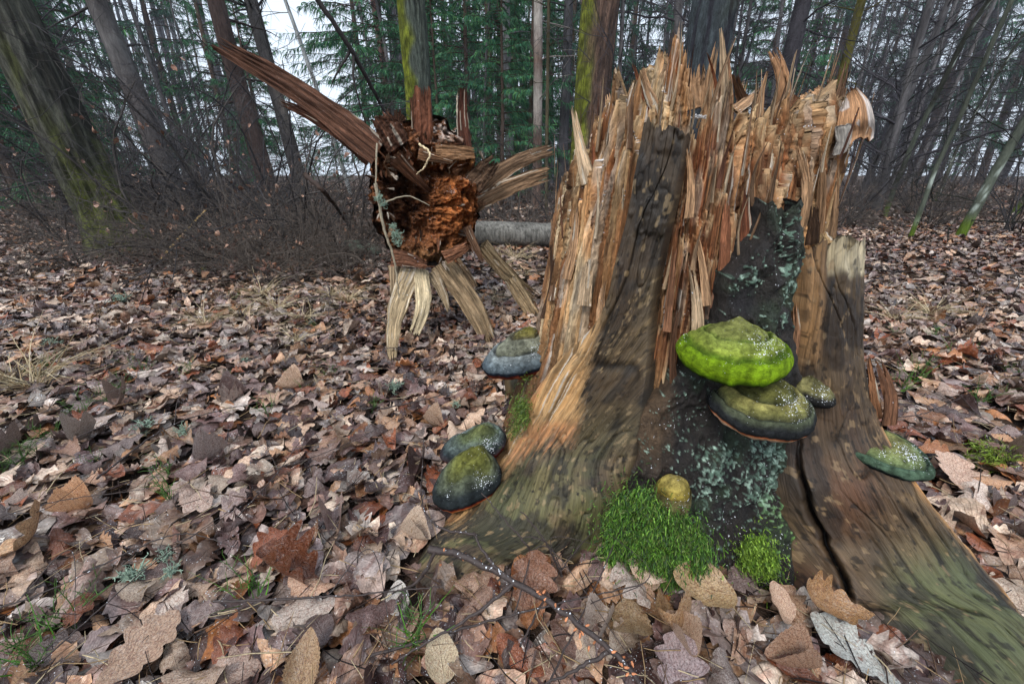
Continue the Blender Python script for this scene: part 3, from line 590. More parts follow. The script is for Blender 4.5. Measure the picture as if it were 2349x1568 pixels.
# ---------------------------------------------------------------- bracket fungi on the stump
def conk(label, at, half_w, depth, height, lip, stops, out, pore, seed=1, grooves=((.56, .05), (.84, .04)), tilt=0.0, lump=0.0, power=1.5, nubs=()):
    """at: where the bracket meets the wood at rim level; out: bearing of its outward side (radians)."""
    root = thing('bracket_fungus', label, 'fungus', tuple(at), 'bracket fungi on the stump')
    nr, nphi = 64, 132
    ph = np.linspace(0, 2*pi, nphi, endpoint=False)
    q = np.concatenate([np.linspace(0, 1, 46), 1+np.linspace(0, 1, 18)[1:]]); nr = len(q)
    rho = np.where(q <= 1, q, 1-0.10*(q-1)**1.6)
    hh = height*(1-np.clip(q, 0, 1)**power)
    for g, dp in grooves: hh = hh - height*dp*2.2*np.exp(-((q-g)/.022)**2) + height*dp*1.2*np.exp(-((q-g-.09)/.07)**2)
    ang = np.clip((q-.86)/.14, 0, 1); hh = hh - 0.35*lip*ang**2
    hh = np.where(q > 1, hh - lip*(np.clip(q-1, 0, 1))**0.9*0.75, hh)
    rr = rho[:, None]*(1+0.035*vn(np.cos(ph)*1.6+seed, np.sin(ph)*1.6, seed)[None]+0.015*vn(np.cos(ph)*5+seed, np.sin(ph)*5, seed+1)[None])
    X = rr*half_w*np.sin(ph)[None]; Yo = rr*np.where(np.cos(ph) > 0, depth, depth*.55)[None]*np.cos(ph)[None]
    Zh = hh[:, None]+0*ph[None]
    Zh = Zh + height*0.05*fbm(X/half_w*2.3+seed, Yo/half_w*2.3, 3, seed+3) + 0.0014*fbm(X*150, Yo*150, 3, seed+6) - .0025*np.clip(fbm(X*60, Yo*60, 2, seed+16)-.15, 0, 1)*4*.5
    if lump: Zh = Zh + lump*height*fbm(X/half_w*1.7+seed+3, Yo/half_w*1.7, 2, seed+8)*(1-np.clip(q, 0, 1)[:, None]**3)
    for (nx, ny, ns, nh) in nubs: Zh = Zh + nh*np.exp(-((X-nx)**2+(Yo-ny)**2)/ns**2)
    Zh = Zh - Yo*math.tan(tilt)
    def world(X, Yo, Z):
        ox, oy = cos(out), sin(out)
        return np.stack([ox*Yo - oy*X, oy*Yo + ox*X, Z], -1)
    V = world(X, Yo, Zh)
    pos = [s[0] for s in stops]; cc = np.stack([np.interp(q[:, None]+0.035*fbm(X/half_w*3, Yo/half_w*3, 3, seed+11)*(q < 1.0)[:, None], pos, [s[1][k] for s in stops]) for k in range(3)], -1)
    cc = cc*(0.68+0.6*sst(-.5, .5, fbm(X*60, Yo*60, 3, seed+13)))[..., None]
    sp = sst(.28, .5, fbm(X*170, Yo*170, 2, seed+15))[..., None]*.5; cc = cc*(1-sp)+cc*.35*sp
    uv = np.stack([X, Yo], -1)
    Vf = V.reshape(-1, 3); F = grid_faces(nr, nphi, True)
    obj('cap', mesh('cap', Vf, F[:, ::-1], cc.reshape(-1, 3), uv.reshape(-1, 2)), M['conk'], root)
    # underside
    e = rr[-1]; eh = Zh[-1]; k = np.linspace(1, 0, 14)
    X2 = k[:, None]*X[-1][None]; Y2 = k[:, None]*Yo[-1][None]; Z2 = eh[None]*k[:, None]+(1-k[:, None])*(eh.mean()-lip*.9) - .004*np.sin(k*pi)[:, None]-0.0006
    pc_ = np.tile(np.asarray(pore), (14*nphi, 1))*(0.85+.3*vn(X2*90, Y2*90, 4).reshape(-1, 1)*.5)
    obj('pore_surface', mesh('pore_surface', world(X2, Y2, Z2).reshape(-1, 3), grid_faces(14, nphi, True)[:, ::-1], pc_), M['pore'], root)
    return root
def outdir(p, mixcam=0.35):
    a = np.array([p[0]-STUMP[0], p[1]-STUMP[1]]); a /= np.linalg.norm(a)
    c = -np.array(p[:2]); c /= np.linalg.norm(c); m = a*(1-mixcam)+c*mixcam
    return math.atan2(m[1], m[0])
OL, GR = lin(104, 106, 58), lin(128, 156, 40)
pxm = lambda p: np.linalg.norm(p-np.array([0, 0, CAM_H]))/FP
p = Pc(1684, 792, .300)
conk('large lime green bracket fungus, topmost on the stump, dusted with snow', p, .079, .072, .038, .026,
     [(0, lin(112, 114, 66)), (.5, lin(110, 116, 60)), (.55, lin(70, 92, 30)), (.60, lin(124, 136, 66)), (.78, lin(128, 142, 56)), (.86, lin(72, 98, 22)), (.95, lin(114, 144, 26)), (1.25, lin(130, 164, 24)), (1.6, lin(104, 140, 18)), (2, lin(50, 70, 12))],
     outdir(p), lin(60, 70, 30), 11, ((.30, .015), (.54, .07), (.70, .015), (.87, .07)), .08, .0, 1.7, nubs=((0, -.006, .010, .006),))
p = Pc(1740, 915, .315)
conk('broad olive bracket fungus with blue-black rim and orange edge, under the green one', p, .074, .082, .045, .020,
     [(0, lin(84, 82, 44)), (.5, lin(92, 92, 48)), (.58, lin(64, 66, 40)), (.64, lin(138, 132, 78)), (.78, lin(126, 124, 72)), (.86, lin(52, 56, 48)), (.91, lin(84, 90, 70)), (.97, lin(38, 40, 42)), (1.35, lin(24, 25, 27)), (1.5, lin(214, 120, 70)), (1.7, lin(240, 190, 150)), (2, lin(226, 190, 160))],
     outdir(p), lin(214, 190, 160), 23, ((.35, .015), (.58, .035), (.72, .015), (.84, .05)), .06, .0, 1.5)
p = Pc(1848, 888, .305)
conk('small grey-olive bracket fungus tucked behind the broad olive one', p, .032, .045, .024, .012,
     [(0, lin(70, 66, 44)), (.5, lin(110, 106, 70)), (.8, lin(120, 116, 76)), (.95, lin(40, 40, 40)), (2, lin(22, 22, 26))], outdir(p, .1)+.35, lin(60, 50, 40), 31, ((.6, .05),), .15)
p = Pc(2014, 1018, .402)
conk('grey-green snow-dusted bracket fungus on the cracked root', p, .062, .074, .020, .013,
     [(0, lin(126, 122, 78)), (.4, lin(122, 124, 78)), (.75, lin(110, 124, 82)), (.86, lin(46, 60, 50)), (.92, lin(72, 92, 74)), (1.3, lin(28, 36, 36)), (2, lin(16, 18, 20))],
     outdir(p, .30), lin(40, 36, 32), 41, ((.84, .08),), .06, .03, 1.4, nubs=((.0, -.012, .010, .010),))
p = Pc(1542, 1130, .352)
conk('small knob-like yellowish bracket fungus above the bright green moss', p, .031, .034, .034, .022,
     [(0, lin(150, 136, 80)), (.6, lin(160, 144, 78)), (.84, lin(140, 124, 56)), (.87, lin(40, 34, 24)), (.92, lin(104, 96, 60)), (1.2, lin(110, 100, 76)), (1.7, lin(96, 86, 80)), (2, lin(24, 22, 26))],
     outdir(p), lin(30, 28, 30), 51, ((.86, .08),), .0, .0, 3.2)
p = Pc(1212, 798, .292)+np.array([.0, -.01, 0])
conk('grey-blue layered bracket fungus with dark red lip, jutting from the pale flank of the stump', p, .070, .115, .058, .026,
     [(0, lin(112, 106, 50)), (.28, lin(104, 98, 56)), (.36, lin(72, 68, 56)), (.5, lin(124, 126, 110)), (.68, lin(110, 112, 96)), (.72, lin(50, 54, 54)), (.80, lin(134, 142, 142)), (.92, lin(100, 112, 118)), (1.05, lin(34, 44, 56)), (1.35, lin(20, 22, 30)), (1.5, lin(90, 28, 22)), (2, lin(150, 80, 50))],
     radians(205), lin(140, 90, 60), 61, ((.36, .08), (.72, .07)), .14, .0, 1.25)
p = Pz(1090, 1080, .085)
conk('lumpy yellow-green bracket fungus low on the root, rim black and red', p, .058, .088, .040, .026,
     [(0, lin(108, 108, 52)), (.4, lin(98, 100, 50)), (.6, lin(90, 94, 58)), (.75, lin(84, 90, 74)), (.92, lin(40, 46, 48)), (1.3, lin(24, 24, 28)), (1.45, lin(120, 30, 18)), (1.75, lin(226, 130, 70)), (2, lin(200, 150, 110))],
     radians(212), lin(190, 140, 100), 71, ((.62, .06),), .22, .5, 1.8, nubs=((.0, -.01, .02, .02), (.02, .02, .016, .012)))
p = Pz(1105, 1028, .085)+np.array([.0, .03, 0])
conk('flat grey-green bracket fungus overlapped by the lumpy yellow-green one', p, .052, .095, .030, .018,
     [(0, lin(96, 100, 56)), (.5, lin(86, 96, 70)), (.75, lin(96, 108, 104)), (.92, lin(46, 54, 58)), (1.3, lin(90, 26, 22)), (2, lin(120, 40, 26))],
     radians(196), lin(150, 90, 70), 81, ((.7, .06),), .16, .3, 1.6)
# ---------------------------------------------------------------- moss
def moss(name, label, pts, nrmls, n, ln, seed, cols, hang=0.6):
    r = np.random.default_rng(seed); i = r.integers(0, len(pts), n)
    P = pts[i] + r.normal(0, .006, (n, 3))*np.where(r.random((n, 1)) < .12, 3.2, 1); Nn = nrmls[i]
    d = nrm(Nn*1.0 + r.normal(0, .75, (n, 3)) + np.array([0, 0, -hang]))
    L = ln*r.uniform(.4, 1.2, n)*(1+.7*vn3(P, 45, seed)); k = 5
    s = np.linspace(0, 1, k)
    C = P[:, None]+d[:, None]*(L[:, None]*s)[..., None] + np.array([0, 0, -.35])*(L[:, None]*s**2)[..., None]
    side = nrm(np.cross(d, r.normal(0, 1, (n, 3)))); w = .00045*np.array([.5, 1.3, 1.1, .9, .25])*r.uniform(.7, 1.5, (n, 1))
    wob = np.where(np.arange(k) % 2, 1.5, .7)
    A = C-side[:, None]*(w*wob)[..., None]; B = C+side[:, None]*(w*wob)[..., None]
    V = np.stack([A, B], 2).reshape(-1, 3)
    f = np.array([[2*j, 2*j+1, 2*j+3, 2*j+2] for j in range(k-1)]); F = (f[None]+(np.arange(n)*2*k)[:, None, None]).reshape(-1, 4)
    cc = np.array(cols)[r.integers(0, len(cols), n)]*r.uniform(.6, 1.3, (n, 1)); c = np.repeat(cc, 2*k, 0)*np.tile(np.repeat(np.linspace(.75, 1.15, k), 2), n)[:, None]
    return obj(name, mesh(name, V, F, c), M['green'], None, label, 'moss', kind='stuff')
def barkpts(poly, R0, n, seed, lift=.012):
    r = np.random.default_rng(seed); xs = [q[0] for q in poly]; ys = [q[1] for q in poly]; out = []
    while len(out) < n:
        x, y = r.uniform(min(xs), max(xs)), r.uniform(min(ys), max(ys))
        if inpoly(np.array([x]), np.array([y]), poly)[0] and r.random() < .55+.8*float(vn(x*.03, y*.03, seed)):
            p = Pc(x, y, R0(y)); a = np.array([p[0]-STUMP[0], p[1]-STUMP[1], 0]); a /= np.linalg.norm(a); out.append((p+a*r.uniform(0, lift), a))
    return np.array([q[0] for q in out]), np.array([q[1] for q in out])
MG = [lin(58, 96, 28), lin(76, 118, 34), lin(44, 74, 26), lin(102, 138, 52), lin(34, 58, 26), lin(84, 100, 46)]
pts, nn = barkpts([(1425, 1135), (1470, 1118), (1500, 1150), (1560, 1185), (1600, 1220), (1608, 1270), (1560, 1300), (1510, 1320), (1440, 1290), (1385, 1270), (1400, 1200)], lambda y: np.interp(y, [1100, 1180, 1310], [.362, .385, .408]), 500, 3, .016)
moss('moss_cushion', 'bright green hanging moss cushion at the foot of the stump', pts, nn, 42000, .0095, 5, MG)
pts, nn = barkpts([(1715, 1240), (1755, 1225), (1765, 1290), (1760, 1340), (1720, 1350), (1690, 1320)], lambda y: np.interp(y, [1220, 1350], [.378, .405]), 200, 4, .008)
moss('moss_patch', 'small yellow-green moss patch low on the black bark', pts, nn, 6500, .006, 6, [lin(96, 128, 36), lin(122, 152, 54), lin(70, 100, 32)])
pts, nn = barkpts([(1180, 960), (1215, 850), (1235, 850), (1215, 960), (1180, 1010), (1160, 1000)], lambda y: np.interp(y, [800, 1000], [.30, .365]), 160, 8, .01)
moss('moss_fringe', 'thin fringe of moss behind the pale torn edge of the root', pts, nn, 1500, .006, 7, [lin(76, 100, 32), lin(58, 78, 30), lin(94, 114, 44)])
# ---------------------------------------------------------------- the fallen trunk, its rotten butt facing the camera
BC = Py(978, 447, 1.56)                         # centre of the butt
log = thing('fallen_tree', 'fallen trunk with hollow rotten orange-brown butt and torn slats sticking out', 'fallen trunk', tuple(BC))
AXD = nrm(np.array([-0.30, 1.0, -0.045])); UPV = nrm(np.array([0, 0.04, 1.0])); SIDE = nrm(np.cross(AXD, UPV)); UPV = np.cross(SIDE, AXD)
def rimR(t):                                        # outline of the butt (t from +side towards up)
    D = np.radians([-180, -150, -120, -95, -70, -45, -20, 0, 20, 45, 65, 85, 100, 120, 140, 160, 180])
    Rr = [.195, .22, .25, .262, .26, .24, .215, .205, .205, .235, .262, .268, .262, .245, .22, .20, .195]
    return np.interp(t, D, Rr)
t = np.linspace(-pi, pi, 300, endpoint=False); q = np.linspace(0, 1, 120)
T, Q = np.meshgrid(t, q)
Rm = rimR(T)*(1+.05*fbm(np.cos(T)*4, np.sin(T)*4, 3, 5)+.05*vn(T*14, T*0, 8))
X = Q*Rm*np.cos(T); Y = Q*Rm*np.sin(T)
dep = np.zeros(X.shape)                              # how far the surface lies back along the trunk
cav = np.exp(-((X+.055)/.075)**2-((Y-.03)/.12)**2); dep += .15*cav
dep += .10*np.exp(-((X+.03)/.10)**2-((Y+.13)/.06)**2)
dep -= .07*np.exp(-((X-.10)/.07)**2-((Y+.06)/.09)**2)      # the orange lump
dep -= .05*np.exp(-((X-.04)/.12)**2-((Y-.15)/.05)**2)      # shelf at the top
dep += .10*np.exp(-((X-.02)/.12)**2-((Y-.085)/.025)**2)
dep += .06*sst(.85, 1.0, Q)
ch = fbm(X*22, Y*22, 4, 15); dep += .06*ch + .05*np.abs(fbm(X*45, Y*45, 3, 18)) + .012*fbm(X*120, Y*120, 3, 19)
blk = h2(np.floor(X*38+3*vn(X*9, Y*9, 2)), np.floor(Y*30+3*vn(X*9, Y*9, 3)), 6); dep += .075*(blk-.5)
Vv = X[..., None]*SIDE+Y[..., None]*UPV+dep[..., None]*AXD
c = np.empty(X.shape+(3,)); c[:] = lin(146, 96, 64)
k = sst(-.2, .4, ch)[..., None]; c = c*(1-k)+lin(98, 62, 44)*k
k = (np.exp(-((X-.10)/.085)**2-((Y+.05)/.13)**2)*1.3).clip(0, 1)[..., None]; oc = lin(188, 116, 66)*(.5+.8*sst(-.4, .5, fbm(X*50, Y*50, 3, 25)))[..., None]; c = c*(1-k)+oc*k
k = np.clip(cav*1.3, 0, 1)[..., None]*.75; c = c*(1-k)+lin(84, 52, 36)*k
k = (sst(.16, .2, Y)*sst(-.05, .02, X))[..., None]*.8; fr = np.where((fbm(X*90, Y*90, 3, 27) > -.05)[..., None], lin(206, 190, 178), lin(130, 90, 64)); c = c*(1-k)+fr*k
k = (np.exp(-((Y-.12)/.03)**2)*sst(-.08, 0, X))[..., None]*.7; c = c*(1-k)+lin(150, 104, 60)*k
k = (sst(-.17, -.22, Y))[..., None]*.7; c = c*(1-k)+lin(164, 122, 82)*k
c *= (.75+.5*h2(np.floor(X*70), np.floor(Y*70), 9))[..., None]
obj('rotten_butt', mesh('rotten_butt', Vv.reshape(-1, 3), grid_faces(120, 300, True), c.reshape(-1, 3)), M['rot'], log)
LN = 8.5; s = np.linspace(0, 1, 50)
S, T2 = np.meshgrid(s, t[::3], indexing='ij')
Rt = rimR(T2)*(1-S)+.5*rimR(T2)*S; Rt = Rt*(1+.04*fbm(T2*3, S*30, 3, 2))*np.where(S < .02, (1+.05*vn(T2*14, T2*0, 8)), 1)
Vt = (Rt*np.cos(T2))[..., None]*SIDE+(Rt*np.sin(T2))[..., None]*UPV+(S*LN+.03)[..., None]*AXD
Vt = np.concatenate([Vt.reshape(-1, 3), [AXD*(LN+.05)]]); nn_ = len(t[::3])
cap = np.array([[49*nn_+i, 49*nn_+(i+1) % nn_, 50*nn_] for i in range(nn_)])
ct = np.tile(lin(92, 78, 66), (len(Vt), 1))*(.8+.4*vn3(Vt, 9, 3))[:, None]
obj('trunk', mesh('trunk', Vt, [grid_faces(50, nn_, True), cap], ct), M['trunk'], log)
LOGOFF = BC
dk, br, gy = lin(98, 58, 36), lin(126, 80, 48), lin(170, 140, 100)
SL = [  # base px, tip px, Y base, Y tip, widths px, colour, bend
    ((868, 350), (484, 92), 1.55, 1.46, 66, 34, lin(112, 70, 48), .02), ((850, 362), (640, 232), 1.57, 1.50, 40, 14, lin(104, 60, 38), .0),
    ((915, 335), (868, 262), 1.53, 1.50, 62, 44, dk, .0), ((925, 330), (912, 250), 1.54, 1.53, 26, 16, dk, .02), ((970, 330), (966, 195), 1.58, 1.57, 40, 36, lin(128, 70, 40), -.05),
    ((955, 330), (944, 222), 1.58, 1.57, 22, 12, dk, .0), ((1068, 340), (1060, 196), 1.60, 1.58, 30, 24, lin(96, 50, 32), .06), ((1085, 420), (1138, 366), 1.62, 1.58, 50, 30, lin(112, 82, 58), .04),
    ((1085, 452), (1270, 340), 1.66, 1.72, 40, 30, lin(132, 98, 66), -.03), ((1088, 468), (1265, 395), 1.66, 1.70, 40, 34, lin(150, 112, 74), -.02),
    ((945, 620), (900, 838), 1.52, 1.275, 50, 20, lin(190, 162, 116), .03), ((962, 620), (948, 770), 1.52, 1.36, 38, 26, lin(198, 176, 132), .02), ((905, 610), (900, 708), 1.52, 1.44, 30, 10, lin(160, 134, 98), .0),
    ((990, 625), (1030, 715), 1.54, 1.46, 30, 10, lin(168, 142, 104), .0), ((1012, 605), (1128, 795), 1.56, 1.46, 56, 40, lin(150, 122, 84), .02), ((1042, 600), (1090, 660), 1.58, 1.56, 30, 20, lin(134, 104, 70), .0),
    ((1106, 562), (1238, 690), 1.66, 1.92, 34, 34, lin(190, 158, 106), .0), ((1170, 640), (1236, 745), 1.76, 1.80, 30, 36, lin(176, 146, 100), .0),
    ((1000, 350), (1090, 352), 1.48, 1.5, 34, 28, lin(148, 102, 58), .0), ((960, 352), (1040, 372), 1.47, 1.48, 26, 14, lin(132, 86, 46), .0), ((905, 360), (985, 440), 1.5, 1.6, 40, 14, lin(110, 66, 36), .0),
    ((900, 590), (980, 610), 1.49, 1.49, 40, 20, lin(140, 86, 54), .0), ((1020, 590), (1075, 560), 1.5, 1.5, 34, 18, lin(150, 92, 54), .0), ((1070, 520), (1108, 600), 1.55, 1.56, 22, 12, lin(130, 90, 60), .0)]
for i, (b, tp, yb, yt, wb, wt, cc, bd) in enumerate(SL):
    B = Py(*b, yb); T = Py(*tp, yt); m = yb/ray(*b)[1]/FP
    splinter(log, LOGOFF, B, T, wb*m, wt*m, th=max(.008, .36*wb*m), face=(0.1, -1, .1), seed=1200+i, cols=19, rows=36, bend=bd, ragged=.10, stripe=240, color=cc, name='torn_slat')
r7 = np.random.default_rng(77)
for i in range(110):                                  # crumbs and shreds of rotten wood round the rim and lumps
    tt = r7.uniform(-pi, pi); rr = rimR(tt)*r7.uniform(.55, 1.03)
    if i > 70: tt = r7.uniform(.5, 2.2)
    p = BC+SIDE*rr*cos(tt)+UPV*rr*sin(tt)+AXD*r7.uniform(-.05, .04)
    d = nrm(SIDE*cos(tt)*.6+UPV*sin(tt)*.6-AXD*r7.uniform(0, .7)+r7.normal(0, .45, 3))
    splinter(log, LOGOFF, p-d*.015, p+d*r7.uniform(.015, .05), r7.uniform(.008, .022), r7.uniform(.003, .012), seed=1500+i, cols=5, rows=6, ragged=.3, face=r7.normal(0, 1, 3),
             color=[lin(120, 70, 40), lin(160, 96, 52), lin(96, 62, 42), lin(190, 170, 150), lin(140, 100, 66)][i % 5], name='wood_shred', mat='rot')
# grey barkless log lying farther back
a = Pz(1090, 545, .0); b = Pz(1330, 540, 0); a = np.array([-1.0, 3.55, .13]); b = np.array([1.9, 3.75, .14])
gl = thing('grey_log', 'grey flaky-barked log lying on the leaves behind the stump', 'log', (*a[:2], 0))
s = np.linspace(0, 1, 40); P = a+(b-a)*s[:, None]; P[:, 2] += .015*np.sin(s*9)
V, F = tubes(P[None], (0.105+0*s)[None], 20); V += nrm(V-np.repeat(P, 20, 0))*(.010*fbm3(V, 14, 3, 4))[:, None]
c = np.tile(lin(128, 126, 120), (len(V), 1))*(.8+.35*vn3(V, 12, 5))[:, None]
obj('log_body', mesh('log_body', V-np.array([*a[:2], 0]), F, c), M['trunk'], gl)
for e, sg in ((0, 1), (39, -1)):
    ang = np.arange(20)
    V2 = np.concatenate([V[e*20:e*20+20], [P[e]]]); F2 = np.stack([ang, (ang+1) % 20, np.full(20, 20)], 1)
    obj('cut_end', mesh('cut_end', V2-np.array([*a[:2], 0]), F2, np.tile(lin(140, 120, 92), (21, 1)), smooth=False), M['rot'], gl)
# dark mossy chunk beside the fallen trunk
p = Pz(835, 590, 0)
u_, v_ = np.meshgrid(np.linspace(0, 2*pi, 60, endpoint=False), np.linspace(-.5*pi, .5*pi, 40))
D = np.stack([np.cos(v_)*np.cos(u_)*.14, np.cos(v_)*np.sin(u_)*.09, np.sin(v_)*.075], -1).reshape(-1, 3)
D *= (1+.3*fbm3(D, 12, 3, 3))[:, None]; cc = np.tile(lin(40, 38, 34), (len(D), 1)); k = (sst(.0, .5, vn3(D, 25, 7))*sst(-.02, .05, D[:, 2]))[:, None]; cc = cc*(1-k)+lin(110, 128, 112)*k
ck = obj('bark_chunk', mesh('bark_chunk', D, grid_faces(40, 60, True), cc), M['bark'], None, 'black lichen-crusted lump of rotten wood beside the fallen trunk', 'wood lump'); ck.location = p+np.array([0, 0, .055]); ck.rotation_euler = (.1, .25, .3)
# low weathered root end of the stump on its far flank
st2 = Pz(1165, 920, 0)
D2 = np.stack([np.cos(v_)*np.cos(u_)*.085, np.cos(v_)*np.sin(u_)*.07, np.sin(v_)*.085], -1).reshape(-1, 3); D2 *= (1+.18*fbm3(D2, 14, 3, 13))[:, None]
cc = np.tile(lin(92, 76, 52), (len(D2), 1)); k = sst(-.1, .4, vn3(D2, 22, 17))[:, None]; cc = cc*(1-k)+lin(46, 44, 32)*k
kn = obj('root_knob', mesh('root_knob', D2+np.array([*(st2+np.array([.07, .03, .03]))])-OFF, grid_faces(40, 60, True), cc, np.stack([u_.ravel()*.08, D2[:, 2]], 1)), M['darkwood'], stump)
# ---------------------------------------------------------------- fallen leaves
def leaf_shape(kind, nl, nw, seed=0):
    """Flat leaf: x across, y along 0..1. Returns verts, quads, uv."""
    r = np.random.default_rng(seed); y = np.linspace(0, 1, nl); q = np.linspace(-1, 1, nw)
    if kind == 'oak':
        w = .30*np.sin(pi*np.clip(y, 0, 1)**1.25)**.8+.012
        lob = 4.2+r.uniform(-.5, .5); w = w*1.1
        wl = w*(.58+.5*np.abs(np.sin(lob*pi*y+r.uniform(0, .6)))**.7); wr = w*(.58+.5*np.abs(np.sin(lob*pi*y+r.uniform(.3, 1.)))**.7)
    elif kind == 'torn':
        w = .32*np.sin(pi*np.clip(y*r.uniform(.45, .7)+r.uniform(0, .3), 0, 1))**.7; wl = w*r.uniform(.3, 1.1, nl); wr = w*r.uniform(.5, 1.1, nl)
    elif kind == 'round':
        w = .36*np.sin(pi*y**.85)**.65+.008; wl = w*(1+.03*(np.arange(nl) % 2)); wr = w*(1+.03*(np.arange(nl) % 2))
    else:
        w = .29*np.sin(pi*y**.9)**.85+.008; sr = 1+.05*((np.arange(nl) % 2)*2-1); wl = w*sr; wr = w*sr
    x = np.where(q[None] < 0, q[None]*wl[:, None], q[None]*wr[:, None])
    if kind == 'oak': yy = y[:, None]+.05*np.abs(q[None])*np.sin(y[:, None]*pi)
    else: yy = y[:, None]-.04*np.abs(q[None])*np.sin(y[:, None]*pi)
    V = np.stack([x, yy+0*x, 0*x], -1).reshape(-1, 3)
    uv = np.stack([np.broadcast_to(q[None], x.shape), np.broadcast_to(y[:, None], x.shape)], -1).reshape(-1, 2)
    return V, grid_faces(nl, nw), uv
def curl(V, c1, c2, c3, ph, wav):
    """Bend leaves (arrays broadcast over a leading axis): along, across, twist and edge waves."""
    x, y = V[..., 0], V[..., 1]
    z = c1*((y-.5)**2)*1.6 + c2*(x**2)*3.2 + c3*x*(y-.5)*2 + wav*np.sin(y*13+ph)*np.abs(x)*.9 + wav*.5*np.sin(y*23+ph*2+x*9)*np.abs(x)
    # foreshorten where it curls so that the sheet keeps its size
    X = x*(1-.5*np.clip(np.abs(c2)*np.abs(x)*1.6, 0, .7)); Yv = y*(1-.12*np.abs(c1))
    return np.stack([X, Yv-.5, z], -1)
LEAFC = [lin(176, 146, 124), lin(150, 120, 102), lin(132, 106, 96), lin(198, 174, 152), lin(118, 96, 94), lin(160, 108, 66), lin(96, 76, 74), lin(210, 194, 176), lin(150, 138, 134), lin(138, 82, 54),
         lin(164, 146, 136), lin(168, 132, 100), lin(82, 64, 64), lin(180, 162, 144), lin(186, 152, 122), lin(140, 124, 122), lin(188, 178, 170)]
ROOTS = [(STUMP, np.array([-.12, .50]), .30, .05), (STUMP, np.array([.62, .42]), .31, .10), (np.array([.62, .42]), np.array([.75, .25]), .09, .08)]
def blocked(x, y):
    b = np.zeros(x.shape, bool)
    for p, q, w0, w1 in ROOTS:
        d = q-p; t = np.clip(((x-p[0])*d[0]+(y-p[1])*d[1])/(d@d), 0, 1)
        b |= np.hypot(x-p[0]-t*d[0], y-p[1]-t*d[1]) < w0+(w1-w0)*t
    return b
def rotmats(yaw, tx, ty):
    cy_, sy = np.cos(yaw), np.sin(yaw); cx, sx = np.cos(tx), np.sin(tx); cz, sz = np.cos(ty), np.sin(ty); o = np.zeros_like(yaw); i = o+1
    Rz = np.stack([cy_, -sy, o, sy, cy_, o, o, o, i], -1).reshape(-1, 3, 3); Rx = np.stack([i, o, o, o, cx, -sx, o, sx, cx], -1).reshape(-1, 3, 3); Ry = np.stack([cz, o, sz, o, i, o, -sz, o, cz], -1).reshape(-1, 3, 3)
    return Rz@Rx@Ry
def litter(mb, x, y, r, size, nl, nw, tilt, lift, curlk=1.0):
    kinds = ['oak', 'oak', 'oak', 'oval', 'round', 'oak', 'oak', 'oak', 'oval', 'torn', 'torn', 'torn', 'oak', 'torn']
    pick = r.integers(0, len(kinds), len(x))
    for k in range(len(kinds)):
        s = np.where(pick == k)[0]; n = len(s)
        if not n: continue
        V, F, uv = leaf_shape(kinds[k], nl, nw, k+50)
        a = lambda lo, hi: r.uniform(lo, hi, n)[:, None]
        W = curl(V[None]+np.zeros((n, 1, 1)), r.normal(0, .38, n)[:, None]*curlk, r.normal(.15, .75, n)[:, None]*curlk, r.normal(0, .5, n)[:, None]*curlk, a(0, 6), a(.05, .28)*curlk)
        W = W*(size[0]+(size[1]-size[0])*r.random(n)**1.5*1.25)[:, None, None]
        Rm = rotmats(r.uniform(0, 2*pi, n), r.normal(0, tilt, n), r.normal(0, tilt, n))
        W = np.einsum('nij,nvj->nvi', Rm, W)
        zmin = W[..., 2].min(1)
        c = np.stack([x[s], y[s], G(x[s], y[s])+r.uniform(*lift, n)-zmin*.45], 1)
        W = W+c[:, None]
        col = np.array(LEAFC)[r.integers(0, len(LEAFC), n)]*r.uniform(.26, 1.08, (n, 1))*np.array([1.14, 1.08, 1.05])
        M_ = len(V); mb.add(W.reshape(-1, 3), (F[None]+(np.arange(n)*M_)[:, None, None]).reshape(-1, 4), np.repeat(col, M_, 0), np.tile(uv, (n, 1)))
r5 = np.random.default_rng(55)
mb = MB()
n = 20000; x = r5.uniform(-3.3, 3.3, n); y = r5.uniform(.12, 2.3, n); k = (~blocked(x, y)) & (np.abs(x) < 1.35*y+.6); litter(mb, x[k], y[k], r5, (.045, .085), 13, 5, .14, (-.006, .018), .75)
n = 34000; x = r5.uniform(-8.5, 8.5, n); y = r5.uniform(2.3, 6.2, n); k = np.abs(x) < 1.35*y+.5; litter(mb, x[k], y[k], r5, (.05, .09), 6, 3, .18, (-.004, .02), .75)
n = 52000; y = np.sqrt(r5.uniform(6.2**2, 24**2, n)); x = r5.uniform(-1.35, 1.35, n)*y; litter(mb, x, y, r5, (.08, .14), 3, 3, .35, (0, .03))
obj('leaf_litter', mb.me('leaf_litter'), M['litter'], None, 'dense layer of brown fallen leaves covering the forest floor', 'leaf litter', kind='stuff')
# the leaves one can pick apart
MESHV = []
for v in range(16):
    kd = ['oak', 'oak', 'oak', 'oval', 'round', 'oak', 'oval', 'oak'][v % 8]; V, F, uv = leaf_shape(kd, 27, 9, v)
    rr = np.random.default_rng(900+v)
    W = curl(V, rr.normal(0, .36), rr.normal(.2, .7), rr.normal(0, .45), rr.uniform(0, 6), rr.uniform(.08, .34)); MESHV.append((kd, mesh('fallen_leaf', W, F, None, uv)))
for m_ in MESHV: m_[1].materials.append(M['leaf'])
LBL = {'oak': 'curled brown lobed oak leaf on the forest floor', 'oval': 'brown oval leaf with ribbed veins on the forest floor', 'round': 'brown rounded leaf on the forest floor'}
GRP = {'oak': 'fallen oak leaves', 'oval': 'fallen oval leaves', 'round': 'fallen rounded leaves'}
def leafobj(me, loc, size, rot, color, label, group):
    o = bpy.data.objects.new('fallen_leaf', me); o.location = loc; o.scale = (size,)*3; o.rotation_euler = rot; o.color = (*color, 1)
    link(o); return tag(o, label, 'leaf', group)
